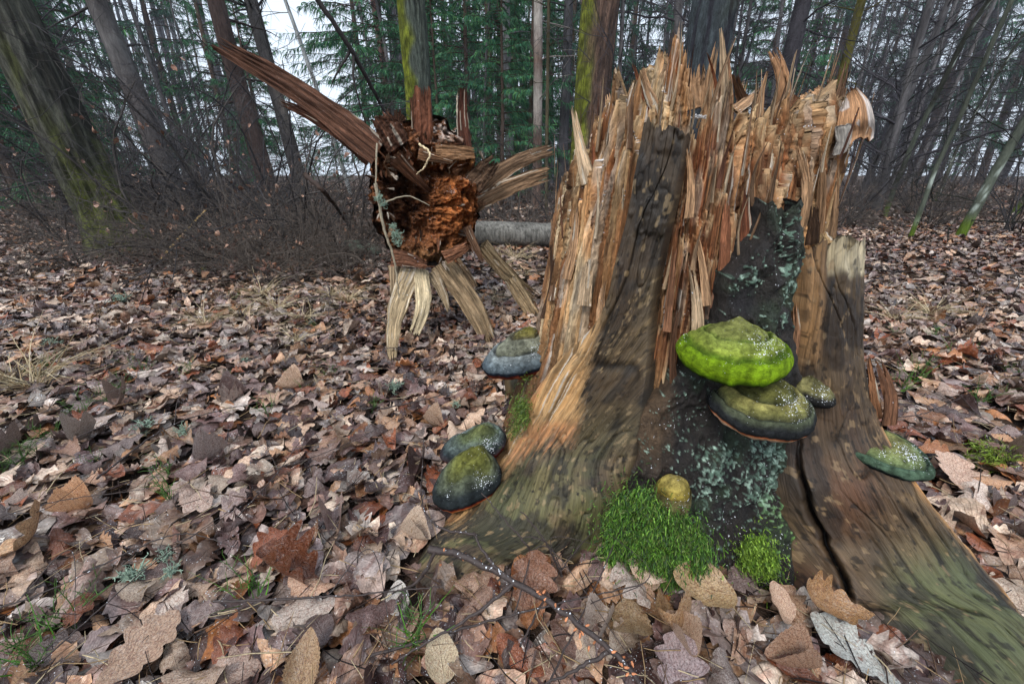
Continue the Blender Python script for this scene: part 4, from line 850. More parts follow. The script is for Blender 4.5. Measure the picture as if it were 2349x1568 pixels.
cnt = 0
while cnt < 285:
    X, Yq = r5.uniform(-1.2, 1.3), r5.uniform(.26, 1.15)
    if blocked(np.array([X]), np.array([Yq]))[0]: continue
    pxx, pyy = proj(np.array([[X, Yq, 0]]))
    if not (-20 < pxx[0] < FW+20 and 0 < pyy[0] < FH+30): continue
    kd, me = MESHV[r5.integers(16)]; s = r5.uniform(.05, .092)
    zoff = -np.array([v.co.z for v in me.vertices]).min()*s*.6
    leafobj(me, (X, Yq, float(G(X, Yq))+r5.uniform(.008, .026)+zoff), s, (r5.normal(0, .15), r5.normal(0, .15), r5.uniform(0, 2*pi)), LEAFC[r5.integers(len(LEAFC))]*r5.uniform(.42, 1.2)*np.array([1.08, 1, .94]), LBL[kd], GRP[kd]); cnt += 1
def hero(kind, px, py, size, rot, color, label, c=(.2, .3, .1, .12), z=.03, seed=1):
    V, F, uv = leaf_shape(kind, 33, 11, seed); W = curl(V, c[0], c[1], c[2], seed*1.3, c[3])
    me = mesh('fallen_leaf', W, F, None, uv); me.materials.append(M['leaf']); p = Pz(px, py, z)
    return leafobj(me, tuple(p), size, rot, color, label, None)
hero('round', 1605, 1345, .10, (.25, -.15, 1.35), lin(170, 142, 104), 'large tan oval leaf lying under the moss cushion', (.3, .35, .2, .08), .045, 3)
hero('oval', 1448, 1430, 0.105, (.55, .1, 3.0), lin(150, 124, 92), 'grey-brown ribbed hornbeam leaf tilted up beside the dark twig', (.3, -.3, .1, .06), .05, 4)
hero('oak', 1222, 1340, .11, (1.0, .1, -.1), lin(126, 88, 66), 'brown oak leaf standing upright against the root', (.2, .3, .1, .1), .05, 5)
hero('oak', 1955, 1490, 0.109, (.2, .1, .75), lin(176, 178, 172), 'pale silver-grey oak leaf beside the cracked root', (.1, .2, .1, .08), .035, 6)
hero('round', 1010, 1500, .062, (.35, .2, .4), lin(176, 158, 128), 'cream serrated birch leaf among dark leaves', (.1, .2, .1, .05), .04, 7)
hero('round', 1782, 1378, .055, (.6, .2, .2), lin(186, 156, 132), 'small pinkish rounded leaf propped at the foot of the stump', (.3, .5, .2, .08), .05, 8)
hero('oak', 1905, 1385, .10, (.3, -.2, 1.3), lin(146, 108, 66), 'ochre oak leaf curling against the cracked root', (.4, .5, .2, .1), .06, 9)
hero('oval', 1545, 1440, .10, (.9, .5, 2.6), lin(160, 126, 90), 'tan rolled leaf with upturned edge under the oval one', (.5, 1.6, .3, .1), .05, 10)
hero('oak', 1560, 1545, .10, (.2, .0, -.3), lin(140, 122, 122), 'mauve-grey oak leaf below the rolled leaf', (.2, .3, .1, .1), .03, 11)
hero('round', 912, 1370, .05, (.3, .1, .2), lin(196, 190, 182), 'whitish frosted leaf at the tip of the root', (.2, .3, .2, .1), .03, 12)
hero('oak', 72, 1235, 0.125, (.5, -.3, -.8), lin(196, 160, 122), 'pale arched oak leaf standing proud of the litter', (.9, .4, .2, .1), .05, 13)
hero('oak', 320, 1490, .105, (.1, .15, -.35), lin(150, 122, 100), 'large flat tan oak leaf with a dark midrib', (.1, .15, .1, .06), .035, 14)
hero('oval', 700, 1520, .080, (.4, .1, .15), lin(146, 118, 86), 'yellowish tan ribbed leaf standing on edge', (.3, .6, .1, .08), .045, 15)
hero('oak', 2190, 1080, 0.117, (.15, .2, -.6), lin(196, 164, 142), 'big pinkish tan oak leaf beside the bracket on the cracked root', (.1, .2, .1, .08), .04, 16)
hero('oak', 660, 1310, .12, (.6, .1, 1.5), lin(104, 58, 34), 'dark russet oak leaf rolled into a half pipe', (.2, 1.5, .2, .1), .05, 17)
# ---------------------------------------------------------------- trees
def limb(p, d, L, n, r, jit, droop=0.0, up=0.0):
    """N limbs at once: start p (N,3), direction d (N,3), length L (N,), n points."""
    N_ = len(p); s = np.linspace(0, 1, n); step = (L/(n-1))[:, None]; P = [p]; d = nrm(d)
    for i in range(1, n):
        d = nrm(d+r.normal(0, jit, (N_, 3))+np.array([0, 0, up-droop])); P.append(P[-1]+d*step)
    return np.stack(P, 1)
def bare(seed, H, r0, lo, nb, blen, up=.05, twigs=9, fine=3, trunkcol=lin(84, 80, 76), twigcol=lin(66, 60, 60), lean=.03, moss=0.0):
    r = np.random.default_rng(seed)
    n = 16; tr = limb(np.zeros((1, 3)), np.array([[r.normal(0, lean), r.normal(0, lean), 1]]), np.array([H]), n, r, .035, 0, .03)[0]; tr[0, 2] = -.1
    rad = r0*(1-np.linspace(0, 1, n)*.82)
    rad[0] *= 1.35
    mbt, mbc = MB(), MB()
    V, F = tubes(tr[None], rad[None], 12); c = np.tile(trunkcol, (len(V), 1))*(.75+.5*h2(np.floor(V[:, 0]*30), np.floor(V[:, 2]*9), seed))[:, None]
    if moss: k = (sst(moss, .05, V[:, 2])*sst(-.5, .3, vn3(V, 6, seed)))[:, None]; c = c*(1-k)+lin(84, 100, 40)*k
    mbt.add(V, F, c)
    q = r.uniform(lo/H, .98, nb); i = np.clip((q*(n-1)).astype(int), 0, n-2); f = (q*(n-1)-i)[:, None]
    P = tr[i]*(1-f)+tr[i+1]*f; az = r.uniform(0, 2*pi, nb); el = r.uniform(.1, .8, nb)
    d = np.stack([np.cos(az)*np.cos(el), np.sin(az)*np.cos(el), np.sin(el)], 1); L = blen*r.uniform(.4, 1.1, nb)*(1-.5*q)
    B = limb(P, d, L, 7, r, .16, 0, up); rb = (rad[i]*.34*r.uniform(.5, 1, nb)).clip(.004, None)
    V, F = tubes(B, rb[:, None]*(1-np.linspace(0, 1, 7)*.8), 5); mbc.add(V, F, twigcol*.9)
    def sub(B, rb, k, ls, n, jit):
        N_ = len(B); m = B.shape[1]; ii = r.integers(1, m-1, (N_, k)); fr = r.random((N_, k, 1)); ar = np.arange(N_)[:, None]
        P = (B[ar, ii]*(1-fr)+B[ar, ii+1]*fr).reshape(-1, 3); dd = nrm(B[ar, ii+1]-B[ar, ii]).reshape(-1, 3)
        dd = nrm(dd+r.normal(0, .55, dd.shape)); LL = np.linalg.norm(B[:, -1]-B[:, 0], axis=1)[:, None]*ls*r.uniform(.4, 1.1, (N_, k))
        C = limb(P, dd, LL.ravel(), n, r, jit, 0, up); return C, np.repeat(rb, k)*.42
    C, rc = sub(B, rb, twigs, .5, 5, .22); rc = rc.clip(.0022, None)
    V, F = tubes(C, rc[:, None]*(1-np.linspace(0, 1, 5)*.7), 3); mbc.add(V, F, twigcol)
    if fine:
        D, rd = sub(C, rc, fine, .6, 4, .25); rd = rd.clip(.0016, None)
        V, F = tubes(D, rd[:, None]*(1-np.linspace(0, 1, 4)*.6), 3); mbc.add(V, F, twigcol*1.1)
    return mbt.me('trunk'), mbc.me('branches'), C
def spruce(seed, H, r0, lo, cols, nb=150, dense=64):
    r = np.random.default_rng(seed); mbt, mbc = MB(), MB()
    n = 14; tr = np.zeros((n, 3)); tr[:, 2] = np.linspace(-.1, H, n); tr[:, :2] = np.cumsum(r.normal(0, .02, (n, 2)), 0)
    rad = r0*(1-np.linspace(0, 1, n)*.95); V, F = tubes(tr[None], rad[None], 10); mbt.add(V, F, lin(92, 78, 70))
    q = r.random(nb)**.9; z = lo+(H-lo)*q; az = r.uniform(0, 2*pi, nb); L = (.28*(H-z)+.35)*r.uniform(.6, 1.1, nb); L = np.minimum(L, 2.6)
    P = np.stack([0*z, 0*z, z], 1); d = np.stack([np.cos(az), np.sin(az), .25+0*az], 1)
    B = limb(P, d, L, 7, r, .05, .10, 0.0); B[:, -1, 2] += .04*L
    V, F = tubes(B, (.018*(1-np.linspace(0, 1, 7)*.85))[None]+0*L[:, None], 4); mbt.add(V, F, lin(70, 58, 50))
    k = dense; ii = r.integers(1, 6, (nb, k)); fr = r.random((nb, k, 1)); ar = np.arange(nb)[:, None]
    Q = (B[ar, ii]*(1-fr)+B[ar, ii+1]*fr if False else B[ar, ii]*(1-fr)+B[ar, np.minimum(ii+1, 6)]*fr).reshape(-1, 3)
    ax = nrm(B[:, -1]-B[:, 0]); axr = np.repeat(ax, k, 0); sd = np.where(r.random((nb*k, 1)) < .5, 1, -1)*nrm(np.cross(axr, np.array([0, 0, 1.])))
    dd = nrm(axr*.55+sd*r.uniform(.1, 1, (nb*k, 1))+np.array([0, 0, -.75])*r.uniform(.3, 1.6, (nb*k, 1))+r.normal(0, .2, (nb*k, 3)))
    LL = np.repeat(L, k)*.13*r.uniform(.4, 1.3, nb*k)+.05
    for g in range(2):
        E = limb(Q, dd if g == 0 else nrm(dd+r.normal(0, .6, dd.shape)), LL*(1 if g == 0 else .7), 4, r, .12, .15)
        w = nrm(np.cross(dd, r.normal(0, 1, dd.shape)))*.009*r.uniform(.6, 1.5, (nb*k, 1)); wv = np.array([.5, 1.0, .85, .1])
        A = E-w[:, None]*wv[:, None]; Bq = E+w[:, None]*wv[:, None]; V = np.stack([A, Bq], 2).reshape(-1, 3)
        f = np.array([[2*j, 2*j+1, 2*j+3, 2*j+2] for j in range(3)]); F = (f[None]+(np.arange(nb*k)*8)[:, None, None]).reshape(-1, 4)
        c = np.repeat(np.array(cols)[r.integers(0, len(cols), nb*k)]*r.uniform(.6, 1.35, (nb*k, 1)), 8, 0); mbc.add(V, F, c)
    return mbt.me('trunk'), mbc.me('branches')
def plant(name, parts, loc, rz, sc, label, cat, group=None, tilt=(0, 0)):
    t = thing(name, label, cat, (loc[0], loc[1], float(G(loc[0], loc[1]))), group); t.rotation_euler = (tilt[0], tilt[1], rz); t.scale = (sc,)*3
    for nm, me, mt in parts: obj(nm, me, mt, t, kind='stuff' if nm in ('branches', 'crown', 'stems', 'leaves') else None)
    return t
def at(px, Y): return ((px-FW/2)/(FP*(CP+.4206*SP))*Y, Y)      # bearing of a column at eye level
# thick trunks with shaped bark -----------------------------------------------------------------
def bigtrunk(name, label, loc, r0, H, col1, col2, mossf, seed, flare=.5, relief=.02, freq=(26, 5), tilt=(0, 0), plates=False, taper=.35):
    nt_, nz = 150, 260; th_ = np.linspace(0, 2*pi, nt_, endpoint=False); z = np.concatenate([np.linspace(-.1, 1.2, 70), np.linspace(1.2, H, nz-69)[1:]])
    T, Z = np.meshgrid(th_, z); R = r0*(1-taper*Z/H)*(1+flare*np.exp(-np.clip(Z, 0, None)/.22)*(1+.4*np.cos(T*5+seed)))
    cx, sx = np.cos(T), np.sin(T)
    if plates:
        a_ = fbm(cx*7+seed, sx*7+Z*7, 3, seed)+.8*fbm(sx*13, cx*13+Z*15, 3, seed+2); rl = relief*np.round(a_*3)/3
    else:
        rl = relief*(1-2.2*np.abs(fbm(T/(2*pi)*freq[0]*1.0, Z*freq[1]*.5+.6*vn(T*3, Z*3, 2), 3, seed)))*sst(0, .3, T)*sst(2*pi, 2*pi-.3, T)
    R = R+rl+.012*fbm(cx*2+seed, sx*2+Z*1.2, 3, seed+5)
    V = np.stack([R*cx, R*sx, Z], -1).reshape(-1, 3)
    c = np.empty((len(V), 3)); c[:] = col1; k = sst(-.3, .4, fbm((T*5).ravel(), (Z*3).ravel(), 3, seed+7))[:, None]; c = c*(1-k)+col2*k
    mk = mossf(V, T.ravel(), Z.ravel()); mc = lin(104, 112, 36)*(.6+.7*sst(-.4, .5, vn3(V, 16, seed)))[:, None]; c = c*(1-mk[:, None])+mc*mk[:, None]
    mbc = MB(); r = np.random.default_rng(seed); nb = 10; q = r.uniform(.55, .98, nb); P = np.stack([0*q, 0*q, q*H], 1); az = r.uniform(0, 2*pi, nb)
    B = limb(P, np.stack([np.cos(az), np.sin(az), .5+0*az], 1), r.uniform(1.2, 2.6, nb), 8, r, .15); Vb, Fb = tubes(B, (.03*(1-np.linspace(0, 1, 8)*.85))[None]+0*q[:, None], 5); mbc.add(Vb, Fb, lin(70, 62, 58))
    C = limb(B[:, 2:7].reshape(-1, 3), r.normal(0, 1, (nb*5, 3)), r.uniform(.4, 1.1, nb*5), 6, r, .2); Vb, Fb = tubes(C, (.010*(1-np.linspace(0, 1, 6)*.8))[None]+np.zeros((nb*5, 1)), 3); mbc.add(Vb, Fb, lin(66, 60, 58))
    return plant(name, [('trunk', mesh('trunk', V, grid_faces(nz, nt_, True), c, np.stack([T.ravel()*r0, Z.ravel()], 1)), M['trunk']), ('crown', mbc.me('crown'), M['farbark'])], loc, 0, 1, label, 'tree', tilt=tilt)
L0 = Pz(285, 575, 0)
bigtrunk('leaning_tree', 'thick grey tree with mossy foot, stooping over the brushwood', (L0[0], L0[1]), .165, 7, lin(82, 82, 74), lin(44, 44, 40),
         lambda V, T, Z: np.clip(sst(1.1, .15, Z+.35*vn(T*2, Z*4, 2))*(.35+.65*sst(-.4, .5, np.cos(T+.3))) + .3*sst(.3, .7, fbm(T*2, Z*2.2, 3, 9)), 0, 1)*.62, 3, .45, .02, tilt=(0, -.12))
x, y = at(974, 6.4)
bigtrunk('mossy_tree', 'straight trunk thickly coated in yellow-green moss behind the fallen trunk', (x, y), .175, 9, lin(84, 92, 84), lin(60, 66, 60),
         lambda V, T, Z: sst(.15, -.35, np.cos(T)+.5*vn3(V, 5, 3)-.1*np.sin(T)), 5, .3, .016, (18, 5), taper=.2)
x, y = at(1342, 6.4)
bigtrunk('oak_tree', 'stout brown oak trunk with moss down one flank, behind the stump', (x, y), .235, 9, lin(110, 88, 76), lin(74, 60, 54),
         lambda V, T, Z: np.clip(sst(-.15, -.7, np.cos(T)+.45*vn3(V, 5, 13))*.9+sst(.9, .2, Z)*.5, 0, 1), 7, .3, .018, (26, 6), taper=.2, tilt=(0, .02))
x, y = at(1578, 4.6)
bigtrunk('scaly_spruce', 'blue-grey trunk with flaky scaly bark rising behind the splintered crown', (x, y), .205, 9, lin(66, 74, 78), lin(44, 44, 52), lambda V, T, Z: .10*sst(0, .6, vn3(V, 3, 3)), 9, .3, .016, plates=True, taper=.3)
# prototypes ------------------------------------------------------------------------------------
GREY, DKT = lin(104, 102, 104), lin(76, 74, 80)
PB = [bare(20+i, 8.5+i*.6, .042+.012*(i % 3), .5, 60, 2.2, .02, 9, 3, GREY*(.8+.1*i), DKT) for i in range(4)]
PS = [spruce(40, 13, .13, .5, [lin(54, 100, 70), lin(70, 122, 80), lin(40, 80, 60)]), spruce(41, 11, .11, .2, [lin(46, 94, 72), lin(60, 112, 84), lin(84, 132, 82)], 160), spruce(42, 15, .15, 1.5, [lin(46, 80, 68), lin(56, 92, 74)], 140)]
r6 = np.random.default_rng(66)
def put_bare(px, Y, v, sc, label, cat='tree', group=None, tilt=(0, 0), name='bare_tree', rz=None):
    x, y = at(px, Y); t_, b_, _ = PB[v]
    return plant(name, [('trunk', t_, M['farbark']), ('branches', b_, M['farbark'])], (x, y), r6.uniform(0, 6.28) if rz is None else rz, sc, label, cat, group, tilt)
def put_spruce(px, Y, v, sc, label, group=None):
    x, y = at(px, Y); t_, b_ = PS[v]
    return plant('spruce_tree', [('trunk', t_, M['farbark']), ('branches', b_, M['needle'])], (x, y), r6.uniform(0, 6.28), sc, label, 'tree', group)
# single trunks that stand out
def pole(name, label, px, Y, r0, H, col, top_px=None, seed=1, col2=None, group=None, moss=0, n=18, spots=0):
    x, y = at(px, Y); r = np.random.default_rng(seed); mbt = MB()
    lean = 0 if top_px is None else (at(top_px, Y)[0]-x)/3.2
    tr = limb(np.zeros((1, 3)), np.array([[lean, 0, 1]]), np.array([H]), n, r, .012 if n < 30 else .02)[0]; tr[0, 2] = -.1; rad = r0*(1-np.linspace(0, 1, n)*.6)
    V, F = tubes(tr[None], rad[None], 14); V2 = V+nrm(V-np.repeat(tr, 14, 0))*(r0*.06*vn3(V, 5, seed))[:, None]
    c = np.tile(col, (len(V), 1)); k = sst(-.1, .5, vn3(V, 3, seed))[:, None]; c = c*(1-k)+(col*.6 if col2 is None else col2)*k
    if spots: k = .8*sst(.52, .62, vn3(V*np.array([1, 1, .35]), 22, seed+4))[:, None]; c = c*(1-k)+lin(176, 188, 180)*k
    if moss: k = sst(moss, .1, V[:, 2])[:, None]; c = c*(1-k)+lin(84, 104, 36)*k
    mbt.add(V2, F, c); mbc = MB(); nb = 26; q = r.integers(3, n-1, nb); az = r.uniform(0, 6.28, nb)
    B = limb(tr[q], np.stack([np.cos(az), np.sin(az), r.uniform(-.1, .6, nb)], 1), r.uniform(.5, 1.6, nb), 7, r, .14, .03); V, F = tubes(B, (r0*.16*(1-np.linspace(0, 1, 7)*.8))[None]+0*az[:, None], 4); mbc.add(V, F, col*.6)
    C = limb(B[:, 2:6].reshape(-1, 3), r.normal(0, 1, (nb*4, 3)), r.uniform(.2, .7, nb*4), 5, r, .2); V, F = tubes(C, (.005*(1-np.linspace(0, 1, 5)*.7))[None]+np.zeros((nb*4, 1)), 3); mbc.add(V, F, col*.55)
    return plant(name, [('trunk', mbt.me('trunk'), M['farbark']), ('branches', mbc.me('branches'), M['farbark'])], (x, y), 0, 1, label, 'tree', group)
pole('birch_tree', 'slender birch with whitish mottled bark between spruces', 1232, 8.0, .088, 10, lin(176, 170, 164), None, 1, lin(110, 92, 84))
pole('pine_tree', 'thin reddish pine trunk just past the mossy one', 1045, 13, .085, 11, lin(126, 90, 84), None, 2)
pole('pine_tree', 'reddish pine trunk leaning a little before the mossy one', 928, 13, .10, 11, lin(128, 96, 92), 905, 3)
pole('grey_tree', 'grey straight trunk between the pine and the birch', 1172, 10, .095, 11, lin(130, 130, 134), 1164, 4)
pole('grey_tree', 'dark grey trunk close before the oak', 1290, 9.5, .11, 10, lin(88, 88, 92), None, 5)
pole('thin_tree', 'thin dark trunk leaning towards the oak', 1256, 7.0, .03, 8, lin(84, 78, 62), 1240, 6)
pole('grey_tree', 'tall grey trunk slanting above the brushwood', 400, 6.0, .13, 9, lin(100, 98, 98), 340, 7, lin(80, 76, 76))
pole('brown_tree', 'stout brown trunk half hidden behind the long torn slat', 612, 8.0, .16, 10, lin(86, 72, 68), 600, 8)
pole('dark_tree', 'dark trunk with a pale foot beyond the long torn slat', 690, 9.5, .15, 10, lin(72, 70, 70), 660, 9, lin(118, 110, 104))
pole('pale_sapling', 'thin pale trunk leaning across the gap of open sky', 800, 12, .06, 9, lin(166, 170, 172), 752, 10)
pole('dark_tree', 'dark trunk standing past the spikes of the stump', 1752, 8.5, .15, 10, lin(70, 68, 74), 1760, 11)
pole('mossy_sapling', 'slim trunk with yellowish moss in the dusky wood', 1872, 8.5, .085, 9, lin(102, 98, 50), None, 12)
for i, (px, py, r0, tp, lb) in enumerate([(2028, 498, .034, 2040, 'grey sapling spotted with pale lichen, mossy at its foot'), (2200, 545, .042, 2300, 'leaning sapling with white lichen blotches and green foot'), (2085, 552, .02, 2120, 'thin leaning stem with a bright mossy foot'),
                                     (2140, 470, .03, 2180, 'crooked stem tangled in crossing branches'), (2320, 500, .045, 2420, 'mossy leaning trunk at the edge of the clearing'), (2160, 440, .035, 2150, 'dark upright stem behind the lichen sapling')]):
    g = Pz(px, py, 0); pole('lichen_sapling', lb, FW/2+FP*(CP+.4206*SP)*g[0]/g[1], g[1], r0, 7, lin(58, 60, 54), FW/2+FP*(CP+.4206*SP)*g[0]/g[1]+(tp-px)*1.0, 20+i, lin(84, 90, 80), moss=.28, n=120, spots=1)
# spruces
for px, Y, v, sc in [(860, 17, 0, 1.0), (905, 12, 1, .8), (1010, 15, 2, 1.0), (1075, 10, 1, .62), (1120, 12.5, 0, .9), (1185, 15, 1, 1.0), (1255, 17, 0, 1.0), (1010, 9, 1, .40), (1150, 8.2, 1, .42), (960, 11, 0, .5), (1300, 14, 2, .9), (1420, 19, 0, 1.), (1500, 17, 2, 1.), (1650, 22, 1, 1.2),
                     (1215, 10, 0, .5), (715, 24, 1, .35), (775, 18, 0, .25), (620, 14, 1, .6), (540, 17, 0, .9)]:
    put_spruce(px, Y, v, sc, 'dark green drooping spruce behind the fallen trunk', 'spruces behind the fallen trunk')
for px, Y, v, sc in [(-60, 8, 0, .8), (60, 15, 2, 1.0), (190, 14, 1, .9), (-250, 10, 1, .9), (10, 6.5, 1, .22), (440, 20, 2, 1.0), (120, 7.5, 1, .6), (215, 9.5, 1, .75), (20, 6.0, 0, .5)]:
    put_spruce(px, Y, v, sc, 'blue-green spruce beyond the thick mossy-footed tree', 'spruces beyond the mossy-footed tree')
for px, Y, v, sc in [(1850, 20, 2, 1.1), (1960, 24, 0, 1.1), (2100, 21, 2, 1.2), (2250, 24, 1, 1.3), (2420, 20, 2, 1.2), (1720, 16, 0, .8), (1800, 13, 1, .45)]:
    put_spruce(px, Y, v, sc, 'dim spruce in the dusky wood past the stump', 'spruces in the dusky wood')
# bare trees of the dusky wood and behind the brushwood
for i in range(56):
    px = r6.uniform(1380, 2700); Y = r6.uniform(6.5, 20)
    put_bare(px, Y, i % 4, r6.uniform(.7, 1.2), 'slim bare tree in the dusky wood past the stump', group='bare trees in the dusky wood', tilt=(r6.normal(0, .05), r6.normal(0, .06)))
for i in range(13):
    px = r6.uniform(-350, 560); Y = r6.uniform(5.5, 16)
    put_bare(px, Y, i % 4, r6.uniform(.6, 1.1), 'slim bare tree rising behind the brushwood', group='bare trees behind the brushwood', tilt=(r6.normal(0, .06), r6.normal(0, .07)))
for i in range(12):
    px = r6.uniform(860, 1330); Y = r6.uniform(9, 18)
    put_bare(px, Y, i % 4, r6.uniform(.6, 1.0), 'slim bare tree among the spruces', group='bare trees among the spruces', tilt=(r6.normal(0, .04), r6.normal(0, .05)))
# far wood: one mass of trunks and twigs
mb = MB(); n = 260; Y = r6.uniform(22, 48, n); px = r6.uniform(-700, 3100, n); gap = (px > 630) & (px < 890); px[gap] += np.where(r6.random(gap.sum()) < .5, 290, -290)
X = (px-FW/2)/(FP*(CP+.4206*SP))*Y; P0 = np.stack([X, Y, G(X, Y)-.2], 1); tr = limb(P0, np.stack([r6.normal(0, .04, n), r6.normal(0, .04, n), 1+0*X], 1), r6.uniform(12, 19, n), 6, r6, .02)
V, F = tubes(tr, (r6.uniform(.07, .2, n)[:, None]*(1-np.linspace(0, 1, 6)*.5)), 6); mb.add(V, F, np.repeat(np.array([lin(84, 84, 90), lin(70, 70, 78), lin(100, 88, 84)])[r6.integers(0, 3, n)], 36, 0))
for k_ in range(2):
    m = 16; ii = r6.integers(0, 5, (n, m)); fr = r6.random((n, m, 1)); Q = (tr[np.arange(n)[:, None], ii]*(1-fr)+tr[np.arange(n)[:, None], ii+1]*fr).reshape(-1, 3)
    az = r6.uniform(0, 6.28, n*m); Bq = limb(Q, np.stack([np.cos(az), np.sin(az), r6.uniform(-.2, .8, n*m)], 1), r6.uniform(.8, 3, n*m), 5, r6, .2); V, F = tubes(Bq, (.014*(1-np.linspace(0, 1, 5)*.7))[None]+np.zeros((n*m, 1)), 3)
    mb.add(V, F, lin(70, 70, 78))
obj('far_wood', mb.me('far_wood'), M['farbark'], None, 'far grey wood of bare trunks and twigs', 'wood', kind='stuff')
# brushwood: arching shrubs with withered leaves ----------------------------------------------------
def shrub(seed, ns, H, spread, tw, col):
    r = np.random.default_rng(seed); az = r.uniform(0, 6.28, ns); P = np.stack([np.cos(az)*r.uniform(0, .22, ns), np.sin(az)*r.uniform(0, .22, ns), 0*az-.03], 1)
    d = np.stack([np.cos(az)*spread*r.uniform(.2, 1.3, ns), np.sin(az)*spread*r.uniform(.2, 1.3, ns), .9+0*az], 1)
    B = limb(P, d, H*r.uniform(.5, 1.15, ns), 11, r, .13, .10); mb = MB(); rb = r.uniform(.003, .008, ns); rb[:6] = r.uniform(.010, .017, 6)
    V, F = tubes(B, rb[:, None]*(1-np.linspace(0, 1, 11)*.75), 5); mb.add(V, F, col)
    ii = r.integers(2, 10, (ns, tw)); Q = B[np.arange(ns)[:, None], ii].reshape(-1, 3); dd = nrm(B[np.arange(ns)[:, None], np.minimum(ii+1, 10)]-B[np.arange(ns)[:, None], ii]).reshape(-1, 3)
    C = limb(Q, dd+r.normal(0, .7, dd.shape), r.uniform(.12, .55, ns*tw)*H/1.4, 6, r, .24, .05); V, F = tubes(C, (.0024*(1-np.linspace(0, 1, 6)*.6))[None]+np.zeros((ns*tw, 1)), 3); mb.add(V, F, col*1.25)
    D = limb(C[:, 2:5].reshape(-1, 3), r.normal(0, 1, (ns*tw*3, 3)), r.uniform(.04, .16, ns*tw*3)*H/1.4, 4, r, .25, .05); V, F = tubes(D, (.0015*(1-np.linspace(0, 1, 4)*.5))[None]+np.zeros((ns*tw*3, 1)), 3); mb.add(V, F, col*1.4)
    ml = MB(); tips = np.concatenate([C[:, -1], C[:, 3]]); tips = tips[(r.random(len(tips)) < .75) & (vn3(tips, 2.2, seed) > .30)]; n = len(tips)
    Vl, Fl, ul = leaf_shape('oval', 7, 3, 4); W = curl(Vl[None]+np.zeros((n, 1, 1)), r.normal(.4, .4, n)[:, None], r.normal(.6, .6, n)[:, None], r.normal(0, .5, n)[:, None], r.uniform(0, 6, n)[:, None], .15)
    W = np.einsum('nij,nvj->nvi', rotmats(r.uniform(0, 6.28, n), r.normal(-1.0, .5, n), r.normal(0, .5, n)), W*r.uniform(.045, .085, n)[:, None, None])+tips[:, None]
    ml.add(W.reshape(-1, 3), (Fl[None]+(np.arange(n)*len(Vl))[:, None, None]).reshape(-1, 4), np.repeat(np.array([lin(140, 98, 74), lin(164, 126, 102), lin(112, 76, 58)])[r.integers(0, 3, n)], len(Vl), 0), np.tile(ul, (n, 1)))
    return mb.me('stems'), ml.me('leaves')
SH = [shrub(80, 26, 1.6, .9, 8, lin(74, 70, 68)), shrub(81, 24, 1.2, 1.2, 9, lin(92, 84, 78)), shrub(82, 20, 2.2, .6, 8, lin(64, 62, 64))]
def put_shrub(x, y, v, sc, leaves=True, grp='tangled leafless shrubs'):
    s_, l_ = SH[v]; parts = [('stems', s_, M['farbark'])]+([('leaves', l_, M['litter'])] if leaves else [])
    return plant('shrub', parts, (x, y), r6.uniform(0, 6.28), sc, 'tangled shrub of arching twigs with withered brown leaves' if leaves else 'tangled leafless shrub of thin arching twigs', 'shrub', 'tangled shrubs with withered leaves' if leaves else grp)
for i, (px, Y, v, sc, lf) in enumerate([(330, 3.6, 0, .9, 1), (420, 3.1, 1, .7, 1), (520, 3.4, 0, .9, 0), (600, 3.0, 1, .7, 1), (660, 3.6, 2, .9, 1), (720, 2.9, 1, .7, 0), (780, 3.5, 0, .8, 0), (470, 4.4, 2, 1.1, 1), (560, 4.6, 2, 1., 0), (250, 4.6, 2, 1., 1), (380, 5.2, 2, 1.2, 0),
                                       (80, 4.0, 0, .7, 0), (690, 4.6, 0, .8, 1), (840, 4.2, 1, .8, 0), (640, 2.6, 1, .55, 0), (560, 2.5, 1, .5, 1), (450, 2.7, 1, .55, 0), (340, 2.9, 1, .55, 1), (760, 2.5, 1, .45, 0), (210, 3.2, 1, .6, 1), (100, 3.0, 1, .55, 0), (500, 3.0, 0, .7, 1), (820, 2.9, 1, .5, 0), (1230, 4.6, 1, .7, 0), (1180, 5.2, 0, .8, 0), (1280, 5.6, 2, .7, 0), (1120, 6.0, 0, .8, 0)]):
    x, y = at(px, Y); put_shrub(x, y, v, sc, lf)
for i in range(16):
    x, y = at(r6.uniform(1960, 2500), r6.uniform(4.5, 9)); put_shrub(x, y, i % 3, r6.uniform(.5, .9), False)
for i in range(7):
    x, y = at(r6.uniform(-100, 850), r6.uniform(4.5, 8)); put_shrub(x, y, i % 3, r6.uniform(.8, 1.2), i % 3 == 0)
